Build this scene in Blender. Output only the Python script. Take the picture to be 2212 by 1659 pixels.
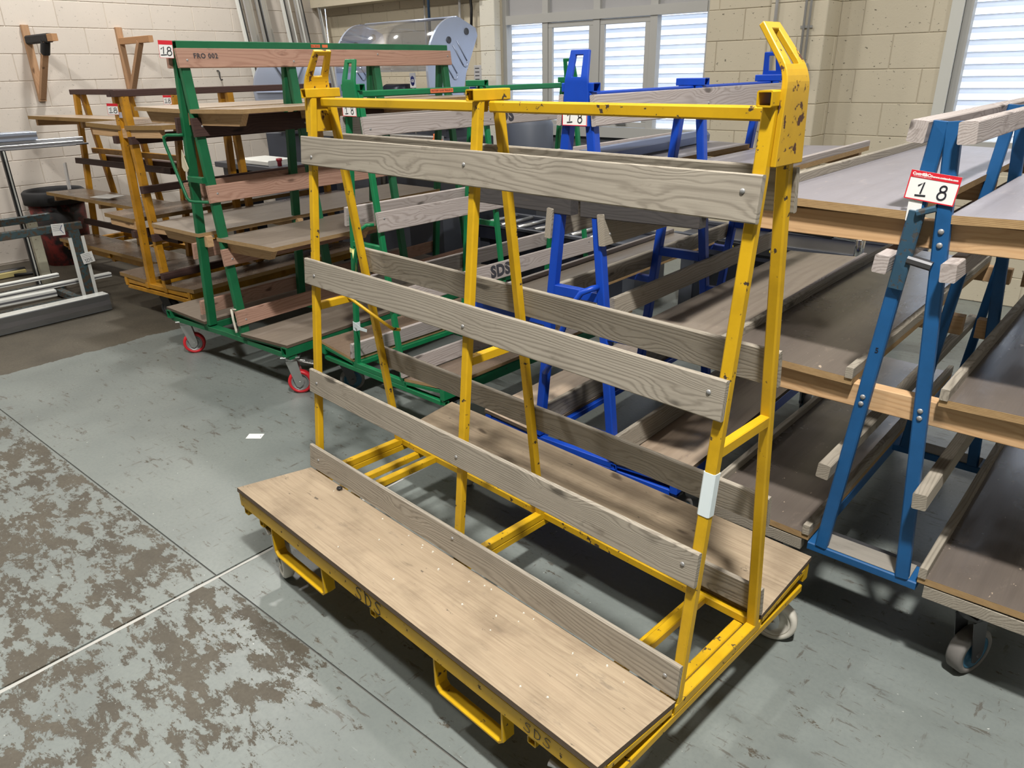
import bpy, math, random
from math import sin, cos, pi, radians
from mathutils import Vector, Matrix
random.seed(7)
for _o in list(bpy.data.objects): bpy.data.objects.remove(_o)
SC = bpy.context.scene
COL = SC.collection

# ------------------------------------------------------------------ camera
cam_d = bpy.data.cameras.new('camera'); cam = bpy.data.objects.new('camera', cam_d); COL.objects.link(cam)
cam_d.sensor_width = 36; cam_d.lens = 36*1591.53/2212; cam_d.clip_start = .05
_r = Vector((0.76002464, 0.64961783, -0.01895321)); _d = Vector((0.24124356, -0.30908425, -0.91992851)); _f = Vector((-0.60346011, 0.69459599, -0.39162777))
cam.matrix_world = Matrix.Translation((2.097922, -1.5251895, 1.613585)) @ Matrix((_r, -_d, -_f)).transposed().to_4x4()
SC.camera = cam
# ------------------------------------------------------------------ daylight, exposure
W = bpy.data.worlds.new('sky'); SC.world = W; W.use_nodes = True
_bg = W.node_tree.nodes['Background']; _bg.inputs[0].default_value = (.62, .76, 1, 1); _bg.inputs[1].default_value = 2.8
sun_d = bpy.data.lights.new('sun', 'SUN'); sun_d.energy = 8.5; sun_d.angle = radians(3); sun_d.color = (1, .97, .93)
sun = bpy.data.objects.new('sun', sun_d); COL.objects.link(sun); sun.rotation_euler = (radians(-48), 0, radians(8))
SC.view_settings.view_transform = 'Standard'; SC.view_settings.look = 'None'; SC.view_settings.gamma = 1
SC.view_settings.use_curve_mapping = False
SC.view_settings.exposure = 0.0
LAMP_W = 100

# ------------------------------------------------------------------ node helpers
class NT:
    def __init__(s, name):
        s.m = bpy.data.materials.new(name); s.m.use_nodes = True; s.t = s.m.node_tree
        s.b = s.t.nodes['Principled BSDF']; s.out = s.t.nodes['Material Output']
    def n(s, typ, ins=None, **kw):
        nd = s.t.nodes.new(typ)
        for k, v in kw.items(): setattr(nd, k, v)
        for k, v in (ins or {}).items(): s.set(nd.inputs[k], v)
        return nd
    def set(s, sock, v):
        if hasattr(v, 'is_output'): s.t.links.new(v, sock)
        elif hasattr(v, 'outputs'): s.t.links.new(v.outputs[0], sock)
        else:
            if isinstance(v, tuple) and len(v) == 3 and sock.type == 'RGBA': v = (*v, 1)
            sock.default_value = v
    def math(s, op, a, b=0.0, c=None, clamp=False):
        nd = s.n('ShaderNodeMath', operation=op, use_clamp=clamp); s.set(nd.inputs[0], a); s.set(nd.inputs[1], b)
        if c is not None: s.set(nd.inputs[2], c)
        return nd.outputs[0]
    def mix(s, f, a, b, mode='MIX'):
        nd = s.n('ShaderNodeMix', data_type='RGBA', blend_type=mode)
        s.set(nd.inputs[0], f); s.set(nd.inputs[6], a); s.set(nd.inputs[7], b); return nd.outputs[2]
    def ramp(s, f, lo, hi):
        nd = s.n('ShaderNodeMapRange', {0: f, 1: lo, 2: hi, 3: 0.0, 4: 1.0}, interpolation_type='SMOOTHSTEP'); return nd.outputs[0]
    def obj(s, scale=(1, 1, 1), rnd=True, rot=(0, 0, 0)):
        tc = s.n('ShaderNodeTexCoord').outputs['Object']
        if rnd:
            oi = s.n('ShaderNodeObjectInfo').outputs['Random']
            m = s.math('MULTIPLY', oi, 37.0)
            cb = s.n('ShaderNodeCombineXYZ', {0: m, 1: s.math('MULTIPLY', oi, 11.3), 2: s.math('MULTIPLY', oi, 5.7)})
            tc = s.n('ShaderNodeVectorMath', {0: tc, 1: cb}, operation='ADD').outputs[0]
        return s.n('ShaderNodeMapping', {'Vector': tc, 'Scale': scale, 'Rotation': rot}).outputs[0]
    def pos(s, scale=(1, 1, 1), rot=(0, 0, 0)):
        return s.n('ShaderNodeMapping', {'Vector': s.n('ShaderNodeNewGeometry').outputs['Position'], 'Scale': scale, 'Rotation': rot}).outputs[0]
    def noise(s, vec, scale, detail=3, rough=.5, dist=0.0):
        return s.n('ShaderNodeTexNoise', {'Vector': vec, 'Scale': scale, 'Detail': detail, 'Roughness': rough, 'Distortion': dist}).outputs['Fac']
    def bump(s, h, strength=.3, dist=.002):
        nd = s.n('ShaderNodeBump', {'Height': h, 'Strength': strength, 'Distance': dist}); s.set(s.b.inputs['Normal'], nd.outputs[0])
    def done(s, col, rough=.5, metal=0.0, spec=.5):
        s.set(s.b.inputs['Base Color'], col); s.set(s.b.inputs['Roughness'], rough); s.set(s.b.inputs['Metallic'], metal)
        s.b.inputs['Specular IOR Level'].default_value = spec
        return s.m
def plain(name, col, rough=.5, metal=0.0):
    t = NT(name); return t.done(col, rough, metal)
def paint(name, col, chip=(.045, .03, .02), amt=.60, rough=.42, dirt=.35):
    t = NT(name); v = t.obj()
    n = t.noise(v, 38, 7, .6); n2 = t.noise(v, 3.0, 4, .6)
    mask = t.ramp(t.math('ADD', n, t.math('MULTIPLY', n2, .25)), amt+.125, amt+.155)
    f = t.math('MULTIPLY', t.ramp(t.noise(v, 6, 5, .65), .38, .75), dirt)
    dcol = tuple(x*.45 for x in col)
    c = t.mix(mask, t.mix(f, col, dcol), chip)
    t.bump(t.math('SUBTRACT', 1.0, mask), .25, .001)
    return t.done(c, t.math('ADD', rough, t.math('MULTIPLY', mask, .35)), 0, .4)
def wood(name, light, dark, ring=100, axis=0, contrast=1.0, knots=True, rough=.8, fine=.45, dirt=(.1, .08, .06), dirtamt=.25, spec=.3, fleck=0.0, spots=0.0):
    t = NT(name); oth = [i for i in range(3) if i != axis]
    sc = [1, 1, 1]; sc[axis] = .11; v = t.obj(tuple(sc))
    k = kr = None
    if knots:
        sk = [11, 11, 11]; sk[axis] = 3.6
        wob = t.n('ShaderNodeVectorMath', {0: t.n('ShaderNodeTexNoise', {'Vector': t.obj(tuple(sk)), 'Scale': 2.5, 'Detail': 3.0}).outputs['Color'], 3: .35}, operation='SCALE').outputs[0]
        vo = t.n('ShaderNodeTexVoronoi', {'Vector': t.n('ShaderNodeVectorMath', {0: t.obj(tuple(sk)), 1: wob}, operation='ADD').outputs[0], 'Scale': 1.0, 'Randomness': 1.0}).outputs['Distance']
        k = t.ramp(vo, .15, .05); kr = t.ramp(vo, .55, .0)
    warp = t.noise(v, 5.5, 3, .5); xyz = t.n('ShaderNodeSeparateXYZ', {0: v})
    r = t.math('ADD', t.math('MULTIPLY', xyz.outputs[oth[0]], .75), xyz.outputs[oth[1]])
    r = t.math('ADD', r, t.math('MULTIPLY', warp, .20))
    if knots: r = t.math('ADD', r, t.math('MULTIPLY', kr, .035))
    s = t.math('SINE', t.math('MULTIPLY', r, ring*2*pi))
    rings = t.math('POWER', t.math('MULTIPLY_ADD', s, .5, .5), 2.6)
    sf = [70, 70, 70]; sf[axis] = 2.0
    grain = t.noise(t.obj(tuple(sf)), 3.2, 4, .62)
    f = t.math('ADD', t.math('MULTIPLY', rings, .62*contrast), t.math('MULTIPLY', t.math('SUBTRACT', grain, .40), fine*2), clamp=True)
    c = t.mix(f, light, dark)
    sd = [5, 5, 5]; sd[axis] = 1.2
    c = t.mix(t.ramp(t.noise(t.obj(tuple(sd)), 1.1, 4, .6), .35, .7), c, t.mix(.5, c, tuple((a*.55+b*.6) for a, b in zip(light, dark))))
    if knots: c = t.mix(t.math('MULTIPLY', k, .85), c, tuple(x*.4 for x in dark))
    sd2 = [14, 14, 14]; sd2[axis] = 5
    d = t.ramp(t.noise(t.obj(tuple(sd2)), 1.6, 6, .68), .58, .74)
    c = t.mix(t.math('MULTIPLY', d, dirtamt*2), c, dirt)
    if spots > 0:
        sl = [22, 22, 22]; sl[axis] = 9
        c = t.mix(t.math('MULTIPLY', t.ramp(t.noise(t.obj(tuple(sl)), 1.3, 5, .62), .66, .70), spots), c, (.06, .05, .04))
        c = t.mix(t.math('MULTIPLY', t.ramp(t.noise(t.obj((3.5, 3.5, 3.5)), 1.5, 5, .6), .45, .72), spots*.6), c, tuple(x*.75 for x in dark))
    if fleck > 0:
        sl = [30, 30, 30]; sl[axis] = 16
        c = t.mix(t.math('MULTIPLY', t.ramp(t.noise(t.obj(tuple(sl)), 1.5, 4, .6), .685, .705), fleck), c, (.50, .40, .30))
    t.bump(t.math('SUBTRACT', 1.0, f), .3, .001)
    return t.done(c, t.math('MULTIPLY_ADD', t.noise(t.obj((3, 3, 3)), 2, 4, .6), .3, rough-.15) if spec > .5 else rough, 0, spec)
def plyedge(name, a, b):
    t = NT(name); x = t.n('ShaderNodeSeparateXYZ', {0: t.obj((1, 1, 1), False)})
    s = t.math('SINE', t.math('ADD', t.math('MULTIPLY', x.outputs[2], 2*pi*260), t.math('MULTIPLY', t.noise(t.obj((8, 8, 40)), 2), 3.0)))
    f = t.math('MULTIPLY_ADD', s, .5, .5); n = t.noise(t.obj((20, 20, 60)), 2, 4)
    return t.done(t.mix(t.math('MULTIPLY', t.math('ADD', f, n), .5), a, b), .85, 0, .2)

# ------------------------------------------------------------------ mesh helpers
def link(name, me, mat=None, parent=None, mw=None):
    o = bpy.data.objects.new(name, me); COL.objects.link(o)
    if mat is not None and me is not None and not me.materials:
        for m in (mat if isinstance(mat, (list, tuple)) else [mat]): me.materials.append(m)
    if parent is not None: o.parent = parent
    if mw is not None: o.matrix_local = mw
    return o
class MB:
    def __init__(s): s.v = []; s.f = []; s.mi = []; s.sm = []
    def add(s, vs, fs, mi=0, smooth=False):
        k = len(s.v); s.v += [tuple(p) for p in vs]
        for i, f in enumerate(fs):
            s.f.append([k+j for j in f]); s.mi.append(mi[i] if isinstance(mi, list) else mi); s.sm.append(smooth)
        return s
    def prism(s, prof, p0, a, b, d, mi=0, capmi=None, smooth=False):
        # prof [(u,v)] in axes a,b at p0, swept by vector d
        n = len(prof); p0 = Vector(p0); a = Vector(a); b = Vector(b); d = Vector(d)
        vs = [p0+a*u+b*v for u, v in prof]; vs += [p+d for p in vs]
        area = sum(prof[i][0]*prof[(i+1) % n][1]-prof[(i+1) % n][0]*prof[i][1] for i in range(n))
        flip = (area*(a.cross(b).dot(d)) < 0)
        fs = [[i, (i+1) % n, n+(i+1) % n, n+i] for i in range(n)]; caps = [list(range(n))[::-1], list(range(n, 2*n))]
        if flip: fs = [f[::-1] for f in fs]; caps = [f[::-1] for f in caps]
        s.add(vs, fs, mi, smooth); s.add(vs, caps, mi if capmi is None else capmi)
        return s
    def bar(s, p0, p1, w, h, up=(0, 0, 1), ch=.002, mi=0, capmi=None):
        p0 = Vector(p0); p1 = Vector(p1); a = (p1-p0).normalized(); sd = Vector(up).cross(a)
        if sd.length < 1e-4: sd = Vector((1, 0, 0)).cross(a)
        sd.normalize(); u = a.cross(sd); x, y, c = w/2, h/2, ch
        prof = [(-x+c, -y), (x-c, -y), (x, -y+c), (x, y-c), (x-c, y), (-x+c, y), (-x, y-c), (-x, -y+c)] if ch > 0 else [(-x, -y), (x, -y), (x, y), (-x, y)]
        return s.prism(prof, p0, sd, u, p1-p0, mi, capmi)
    def tube(s, p0, p1, w, h, t=.003, up=(0, 0, 1), mi=0):
        # hollow square section, open at both ends
        p0 = Vector(p0); p1 = Vector(p1); a = (p1-p0).normalized(); sd = Vector(up).cross(a)
        if sd.length < 1e-4: sd = Vector((1, 0, 0)).cross(a)
        sd.normalize(); u = a.cross(sd); d = p1-p0
        def ring(x, y, c, o): return [p0+o*d+sd*q[0]+u*q[1] for q in ((-x+c, -y), (x-c, -y), (x, -y+c), (x, y-c), (x-c, y), (-x+c, y), (-x, y-c), (-x, -y+c))]
        A = ring(w/2, h/2, .0025, 0); B = ring(w/2, h/2, .0025, 1); C = ring(w/2-t, h/2-t, .001, 0); D = ring(w/2-t, h/2-t, .001, 1)
        vs = A+B+C+D; fs = []
        for i in range(8):
            j = (i+1) % 8
            fs += [[i, j, 8+j, 8+i], [16+i, 24+i, 24+j, 16+j], [i, 16+i, 16+j, j], [8+i, 8+j, 24+j, 24+i]]
        return s.add(vs, fs, mi)
    def box(s, c, sz, ch=.0, mi=0): 
        c = Vector(c); return s.bar(c-Vector((sz[0]/2, 0, 0)), c+Vector((sz[0]/2, 0, 0)), sz[1], sz[2], ch=ch, mi=mi)
    def lathe(s, prof, p, axis='y', n=24, mi=0, smooth=True):
        # prof [(r, along)], closed along the axis
        vs = []; fs = []; m = len(prof)
        for i in range(n):
            a = 2*pi*i/n
            for r, h in prof:
                q = {'y': (r*cos(a), h, r*sin(a)), 'z': (r*cos(a), r*sin(a), h), 'x': (h, r*cos(a), r*sin(a))}[axis]
                vs.append(Vector(q)+Vector(p))
        for i in range(n):
            j = (i+1) % n
            for k in range(m-1): fs.append([i*m+k, i*m+k+1, j*m+k+1, j*m+k])
        return s.add(vs, fs, mi, smooth)
    def rod(s, pts, r, n=8, mi=0):
        pts = [Vector(p) for p in pts]; vs = []; fs = []; prev = None
        for i, p in enumerate(pts):
            t = ((pts[min(i+1, len(pts)-1)]-pts[i]).normalized()+(pts[i]-pts[max(i-1, 0)]).normalized()).normalized()
            if prev is None:
                prev = t.orthogonal().normalized()
            prev = (prev-t*prev.dot(t)).normalized(); q = t.cross(prev)
            for k in range(n): vs.append(p+(prev*cos(2*pi*k/n)+q*sin(2*pi*k/n))*r)
        for i in range(len(pts)-1):
            for k in range(n): fs.append([i*n+k, i*n+(k+1) % n, (i+1)*n+(k+1) % n, (i+1)*n+k])
        s.add(vs, fs, mi, True); e = (len(pts)-1)*n
        return s.add(vs, [list(range(n))[::-1], list(range(e, e+n))], mi)
    def mesh(s, name):
        me = bpy.data.meshes.new(name); me.from_pydata(s.v, [], s.f); me.update()
        me.polygons.foreach_set('material_index', s.mi); me.polygons.foreach_set('use_smooth', s.sm)
        import bmesh as bm_
        b = bm_.new(); b.from_mesh(me); bm_.ops.remove_doubles(b, verts=b.verts, dist=1e-6); bm_.ops.recalc_face_normals(b, faces=b.faces); b.to_mesh(me); b.free()
        return me
    def build(s, name, mat, parent=None, mw=None): return link(name, s.mesh(name), mat, parent, mw)
def thing(name, label, cat, loc=(0, 0, 0), rz=0, group=None):
    o = bpy.data.objects.new(name, None); COL.objects.link(o); o.empty_display_size = .1
    o.location = loc; o.rotation_euler = (0, 0, rz); o['label'] = label; o['category'] = cat
    if group: o['group'] = group
    return o
def tag(o, label, cat, group=None):
    o['label'] = label; o['category'] = cat
    if group: o['group'] = group
    return o
def struct(o, label=None, cat=None):
    o['kind'] = 'structure'
    if label: o['label'] = label
    if cat: o['category'] = cat
    return o
def text_mesh(txt, size, ext=.0004, space=1.0, bold=0.0):
    cu = bpy.data.curves.new('lettering', 'FONT'); cu.body = txt; cu.size = size; cu.extrude = ext; cu.align_x = 'CENTER'; cu.align_y = 'CENTER'
    cu.space_character = space; cu.offset = bold; cu.resolution_u = 3
    o = bpy.data.objects.new('lettering', cu); COL.objects.link(o)
    dg = bpy.context.evaluated_depsgraph_get(); me = bpy.data.meshes.new_from_object(o.evaluated_get(dg))
    bpy.data.objects.remove(o); return me
def frame_m(o, x, y):
    # matrix with local x, y axes and z = x cross y at origin o
    x = Vector(x).normalized(); y = Vector(y); y = (y-x*y.dot(x)).normalized(); z = x.cross(y)
    m = Matrix((x, y, z)).transposed().to_4x4(); m.translation = Vector(o); return m
def text(txt, size, o, x, y, mat, parent, **kw): return link('lettering', text_mesh(txt, size, **kw), mat, parent, frame_m(o, x, y))
def ribbon(b, pts, w, z=0.0, t=.0005, closed=False):
    P = [Vector((p[0], p[1], z)) for p in pts]; n = len(P); L = []; Rr = []
    for i in range(n):
        a = P[(i-1) % n] if closed or i > 0 else P[i]; c = P[(i+1) % n] if closed or i < n-1 else P[i]
        d = (c-a).normalized(); nn = Vector((-d.y, d.x, 0))*w/2; L.append(P[i]+nn); Rr.append(P[i]-nn)
    up = Vector((0, 0, t)); vs = [q+up for q in L]+[q+up for q in Rr]; m = n if closed else n-1
    b.add(vs, [[n+i, n+(i+1) % n, (i+1) % n, i] for i in range(m)])
    return b
# ------------------------------------------------------------------ materials
YELW = paint('worn yellow paint', (.56, .33, .01), chip=(.07, .03, .02), amt=.585, dirt=.35)
YEL = paint('yellow paint', (.58, .345, .008), amt=.64, dirt=.4)
GRN = paint('green paint', (.009, .135, .052), amt=.74, dirt=.4)
GRN2 = paint('bright green paint', (.006, .175, .062), amt=.71, dirt=.35)
BLU = paint('royal blue paint', (.005, .055, .42), amt=.75, dirt=.3)
BLU2 = paint('mid blue paint', (.010, .088, .245), amt=.75, dirt=.35, rough=.5)
OCH = paint('ochre paint', (.50, .235, .014), amt=.66, dirt=.75)
RUSTBLUE = paint('worn blue grey paint', (.05, .082, .092), chip=(.07, .05, .034), amt=.50, dirt=.5)
CREAMST = paint('worn cream paint', (.42, .40, .31), chip=(.16, .12, .08), amt=.62, dirt=.5)
GREYW = wood('weathered grey timber', (.345, .31, .255), (.16, .137, .108), ring=105, contrast=.95, spots=.3)
GREYW_LIT = wood('window lit grey timber', (.43, .385, .37), (.21, .175, .155), ring=95, contrast=.9)  # grey timber with the pale window light mixed into its colour
REDW = wood('reddish timber', (.43, .265, .20), (.26, .135, .095), ring=60, contrast=.8)
PINE = wood('pine timber', (.58, .38, .21), (.40, .225, .10), ring=60, contrast=.7, dirtamt=.12)
PINEY = wood('pine timber across', (.58, .38, .21), (.40, .225, .10), ring=60, axis=1, contrast=.7, dirtamt=.12)
BRACK = wood('bracket timber', (.50, .31, .18), (.36, .20, .11), ring=60, axis=2, contrast=.6, dirtamt=.1)
DARKW = wood('dark stained timber', (.075, .04, .034), (.03, .017, .016), ring=60, contrast=.6, dirtamt=.1, rough=.65)
DARKY = wood('dark beam timber across', (.07, .065, .065), (.03, .028, .03), ring=60, axis=1, contrast=.5, rough=.6)
DECK = wood('worn pale plywood', (.39, .308, .212), (.205, .148, .098), ring=46, contrast=.32, fine=.95, dirt=(.17, .135, .10), dirtamt=.34, spots=.75)
PLYB = wood('brown faced plywood', (.20, .145, .105), (.12, .085, .062), ring=30, contrast=.4, knots=False, rough=.28, fine=.35, dirt=(.30, .24, .19), dirtamt=.22, spec=.9, fleck=.4)
PLYD = wood('dark faced plywood', (.135, .112, .096), (.08, .066, .058), ring=20, contrast=.3, knots=False, rough=.24, fine=.3, dirt=(.25, .2, .16), dirtamt=.2, spec=.9, fleck=.75)
PLYT = wood('tan plywood', (.40, .31, .23), (.25, .18, .125), ring=30, contrast=.5, knots=False, rough=.36, fine=.5, spec=.8)
PLYF = wood('pale grey faced plywood', (.25, .237, .265), (.175, .162, .178), ring=18, contrast=.3, knots=False, rough=.42, fine=.5, dirt=(.45, .40, .38), dirtamt=.25, spec=.9, fleck=.3)  # paler lavender grey ply for the top shelves of the blue trolleys
PLYG = wood('greyed tan plywood', (.27, .225, .18), (.16, .125, .10), ring=30, contrast=.5, knots=False, rough=.42, fine=.5, spec=.8, fleck=.3)
EDGE = plyedge('plywood edge', (.50, .34, .17), (.17, .10, .045))
EDGED = plyedge('old plywood edge', (.16, .12, .085), (.05, .036, .026))
STEEL = plain('zinc steel', (.50, .50, .49), .35, .9)
CHROME = plain('chrome', (.75, .75, .76), .12, 1)
DSTEEL = plain('dark steel', (.09, .09, .095), .45, .6)
ALU = plain('mill aluminium', (.62, .64, .67), .32, .85)
ALUW = plain('white profile', (.72, .73, .70), .4)
BLACK = plain('black plastic', (.012, .012, .014), .45)
RUBBER = plain('black rubber', (.02, .02, .022), .8)
REDR = plain('red polyurethane', (.62, .02, .03), .4)
NYLON = plain('off white nylon', (.60, .57, .50), .5)
GREYR = plain('grey rubber', (.17, .16, .15), .75)
HUB = plain('wheel hub', (.33, .33, .33), .45, .5)
BLUHUB = plain('blue wheel hub', (.03, .12, .2), .4)
PAPER = plain('white card', (.80, .80, .78), .6)
TAGRED = plain('red print', (.62, .015, .03), .5)
INK = plain('black ink', (.012, .012, .02), .6)
NAVY = plain('navy ink', (.01, .02, .16), .5)
STENCIL = plain('stencil ink', (.04, .04, .05), .8)
ORANGE = plain('orange sticker', (.75, .17, .06), .5)
TAPE = plain('pale blue tape', (.66, .74, .76), .45)
STRAP = plain('yellow green strap', (.66, .66, .25), .6)
ROPE = plain('off white rope', (.6, .56, .47), .9)
MACH = plain('machine grey metal', (.42, .48, .62), .32, .55)
MACHD = plain('machine dark grey', (.055, .06, .075), .4)
MACHB = plain('machine black', (.016, .018, .028), .35)
YDOT = plain('yellow dot', (.75, .55, .02), .5)
WHITEP = plain('white window frame', (.40, .395, .375), .5)
PANEL = plain('grey window panel', (.34, .335, .34), .5)
PANELD = plain('dark grey panel', (.12, .125, .135), .4)
CONDUIT = plain('conduit grey', (.50, .49, .48), .45)
SOCKET = plain('socket grey', (.30, .32, .34), .4)
def _glass(name, fac, tint=(1, 1, 1)):
    t = NT(name); tr = t.n('ShaderNodeBsdfTransparent', {'Color': tint}); g = t.n('ShaderNodeBsdfGlossy', {'Color': (1, 1, 1), 'Roughness': .06})
    mx = t.n('ShaderNodeMixShader', {0: fac, 1: tr, 2: g}); t.t.links.new(mx.outputs[0], t.out.inputs[0]); return t.m
GLASS = _glass('window glass', .06); GUARD = _glass('clear guard plastic', .34, (.80, .83, .90)); WRAP = _glass('clear film', .16, (.93, .93, .93))
def _slat():
    t = NT('shutter slat'); t.done((.66, .67, .69), .45)
    tl = t.n('ShaderNodeBsdfTranslucent', {'Color': (.85, .88, .92)})
    mx = t.n('ShaderNodeMixShader', {0: .42, 1: t.b.outputs[0], 2: tl}); t.t.links.new(mx.outputs[0], t.out.inputs[0]); return t.m
SLAT = _slat(); SLATJ = plain('slat joint', (.13, .135, .15), .5)
def _wall(name, col, pit):
    t = NT(name); v = t.pos(); n = t.noise(v, 3, 4); p = t.noise(v, 85, 3, .6)
    pits = t.ramp(t.noise(t.pos((1, 1, 1.6)), 34, 4, .6), .665, .69)
    o = t.n('ShaderNodeObjectInfo').outputs['Random']
    c = t.mix(t.math('MULTIPLY_ADD', o, .16, t.math('MULTIPLY', n, .22)), col, tuple(x*.72 for x in col))
    c = t.mix(t.math('MULTIPLY', pits, pit), c, (.06, .05, .04))
    t.bump(t.math('SUBTRACT', p, t.math('MULTIPLY', pits, .8)), .35, .003)
    return t.done(c, .75, 0, .25)
WALL_LIT = _wall('cream block paint lit', (.74, .675, .605), .3)  # same cream paint as the back wall, window brightness put into the colour
WALL_DIM = _wall('cream block paint dim', (.58, .52, .40), .8)  # same cream paint, toned darker for the weaker light on the back wall
MORTAR = plain('painted mortar', (.53, .475, .37), .85)
MORTAR_LIT = plain('painted mortar lit', (.66, .59, .51), .85)  # mortar colour paled along with the brighter lit left wall
def _floor():
    t = NT('worn painted floor'); g = t.n('ShaderNodeNewGeometry').outputs['Position']; x = t.n('ShaderNodeSeparateXYZ', {0: g})
    px, py = x.outputs[0], x.outputs[1]
    big = t.noise(t.pos(), 1.6, 4, .55); fl = t.noise(t.pos((1, 1.8, 1), (0, 0, radians(24))), 9.0, 13, .78, .2)
    mid = t.noise(t.pos((1, 1.6, 1), (0, 0, radians(24))), 3.2, 6, .6)
    streak = t.noise(t.pos((3.2, 13, 1), (0, 0, radians(-34))), 2.6, 9, .72); streak2 = t.noise(t.pos((14, 3.0, 1), (0, 0, radians(-22))), 2.4, 9, .72); streak3 = t.noise(t.pos((2.6, 15, 1), (0, 0, radians(8))), 2.2, 8, .7)
    fine = t.noise(t.pos(), 70, 4, .7)
    wear = t.math('ADD', t.math('MULTIPLY', fl, .70), t.math('ADD', t.math('MULTIPLY', mid, .30), t.math('MULTIPLY', streak, .10)))
    bare = t.ramp(t.math('ADD', px, t.math('MULTIPLY', mid, .16)), -2.79, -2.81)
    near = t.ramp(t.math('ADD', py, t.math('MULTIPLY', mid, .03)), -.59, -.61)
    right = t.ramp(t.math('ADD', px, t.math('MULTIPLY', mid, .6)), .75, 1.1)
    thr = t.math('ADD', .645, t.math('MULTIPLY', near, t.math('MULTIPLY_ADD', right, .075, -.10)))
    thr = t.math('SUBTRACT', thr, bare)
    bareness = t.ramp(t.math('SUBTRACT', wear, thr), -.004, .010)
    sc = t.math('MAXIMUM', t.math('MAXIMUM', t.ramp(streak, .585, .62), t.ramp(streak2, .60, .64)), t.ramp(streak3, .61, .65))
    sc = t.math('MULTIPLY', sc, t.ramp(t.noise(t.pos(), 2.0, 3), .40, .55))
    pc = t.mix(t.ramp(big, .3, .75), (.208, .230, .216), (.158, .178, .170))
    pc = t.mix(t.math('MULTIPLY', t.ramp(fine, .35, .75), .4), pc, (.14, .158, .158))
    pc = t.mix(t.math('MULTIPLY', sc, .75), pc, (.085, .073, .06))
    lsc = t.math('MULTIPLY', t.ramp(t.noise(t.pos((1, 30, 1), (0, 0, radians(15))), 1.6, 6, .7), .70, .73), .45)
    pc = t.mix(lsc, pc, (.36, .38, .365))
    sp = t.ramp(t.noise(t.pos(), 75, 2, .5), .745, .77)
    cc = t.mix(t.ramp(t.noise(t.pos(), 4, 6, .65), .3, .75), (.094, .081, .059), (.060, .052, .038))
    cc = t.mix(t.math('MULTIPLY', t.ramp(fine, .3, .8), .45), cc, (.05, .041, .031))
    c = t.mix(bareness, pc, cc); c = t.mix(t.math('MULTIPLY', sp, .7), c, (.62, .62, .58))
    t.bump(t.math('SUBTRACT', 1.0, bareness), .35, .0015)
    rg = t.math('ADD', t.math('MULTIPLY', bareness, .2), t.math('MULTIPLY_ADD', fine, .2, .27))
    return t.done(c, rg, 0, .5)
FLOOR = _floor()
JOINT = plain('floor joint filler', (.10, .095, .085), .9)
CEIL = plain('ceiling sheet', (.30, .30, .30), .7)
DIMW = plain('dim far wall', (.22, .21, .19), .8)

# ------------------------------------------------------------------ room shell
XL, YB = -6.07, 4.58
XR, YF, ZC = 5.2, -7.0, 5.0
COURSE = .2275
def boxes(name, lst, mat, parent=None):
    b = MB()
    for (x0, x1, y0, y1, z0, z1) in lst: b.box(((x0+x1)/2, (y0+y1)/2, (z0+z1)/2), (x1-x0, y1-y0, z1-z0))
    return b.build(name, mat, parent)
floor = struct(boxes('floor', [(XL-.2, XR+.2, YF-.2, YB+.2, -.2, -.006)], JOINT))
CX, CY = -.085, -.61
for (x0, x1, y0, y1) in [(XL, CX-.011, CY+.003, YB), (CX+.011, XR, CY+.003, YB), (XL, CX-.011, YF, CY-.003), (CX+.011, XR, YF, CY-.003)]:
    boxes('slab', [(x0, x1, y0, y1, -.006, 0)], FLOOR, floor)
b = MB(); random.seed(3)
for (p, q, wd) in [((CX, YF), (CX, 1.0), .021)]:
    n = 90; k = Vector((q[0]-p[0], q[1]-p[1], 0))/n; nn = Vector((-k.y, k.x, 0)).normalized()
    vs = []; fs = []
    for i in range(n+1):
        c0 = Vector((p[0], p[1], -.0028))+k*i+nn*random.uniform(-.001, .001); h = wd*random.uniform(.22, .46)
        vs += [c0-nn*h, c0+nn*h, c0+Vector((0, 0, .002))]
    for i in range(n):
        a = 3*i; fs += [[a, a+3, a+5, a+2], [a+2, a+5, a+4, a+1]]
    b.add(vs, fs)
b.build('joint_sealant', plain('pale joint sealant', (.44, .435, .41), .85), floor)
ceiling = struct(boxes('ceiling', [(XL-.2, XR+.2, YF-.2, YB+.2, ZC, ZC+.2)], CEIL))
wall_right = struct(boxes('wall_right', [(XR, XR+.2, YF-.2, YB+.2, 0, ZC)], DIMW))
wall_front = struct(boxes('wall_front', [(XL, XR, YF-.2, YF, 0, ZC)], DIMW))
_blk = {}
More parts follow.
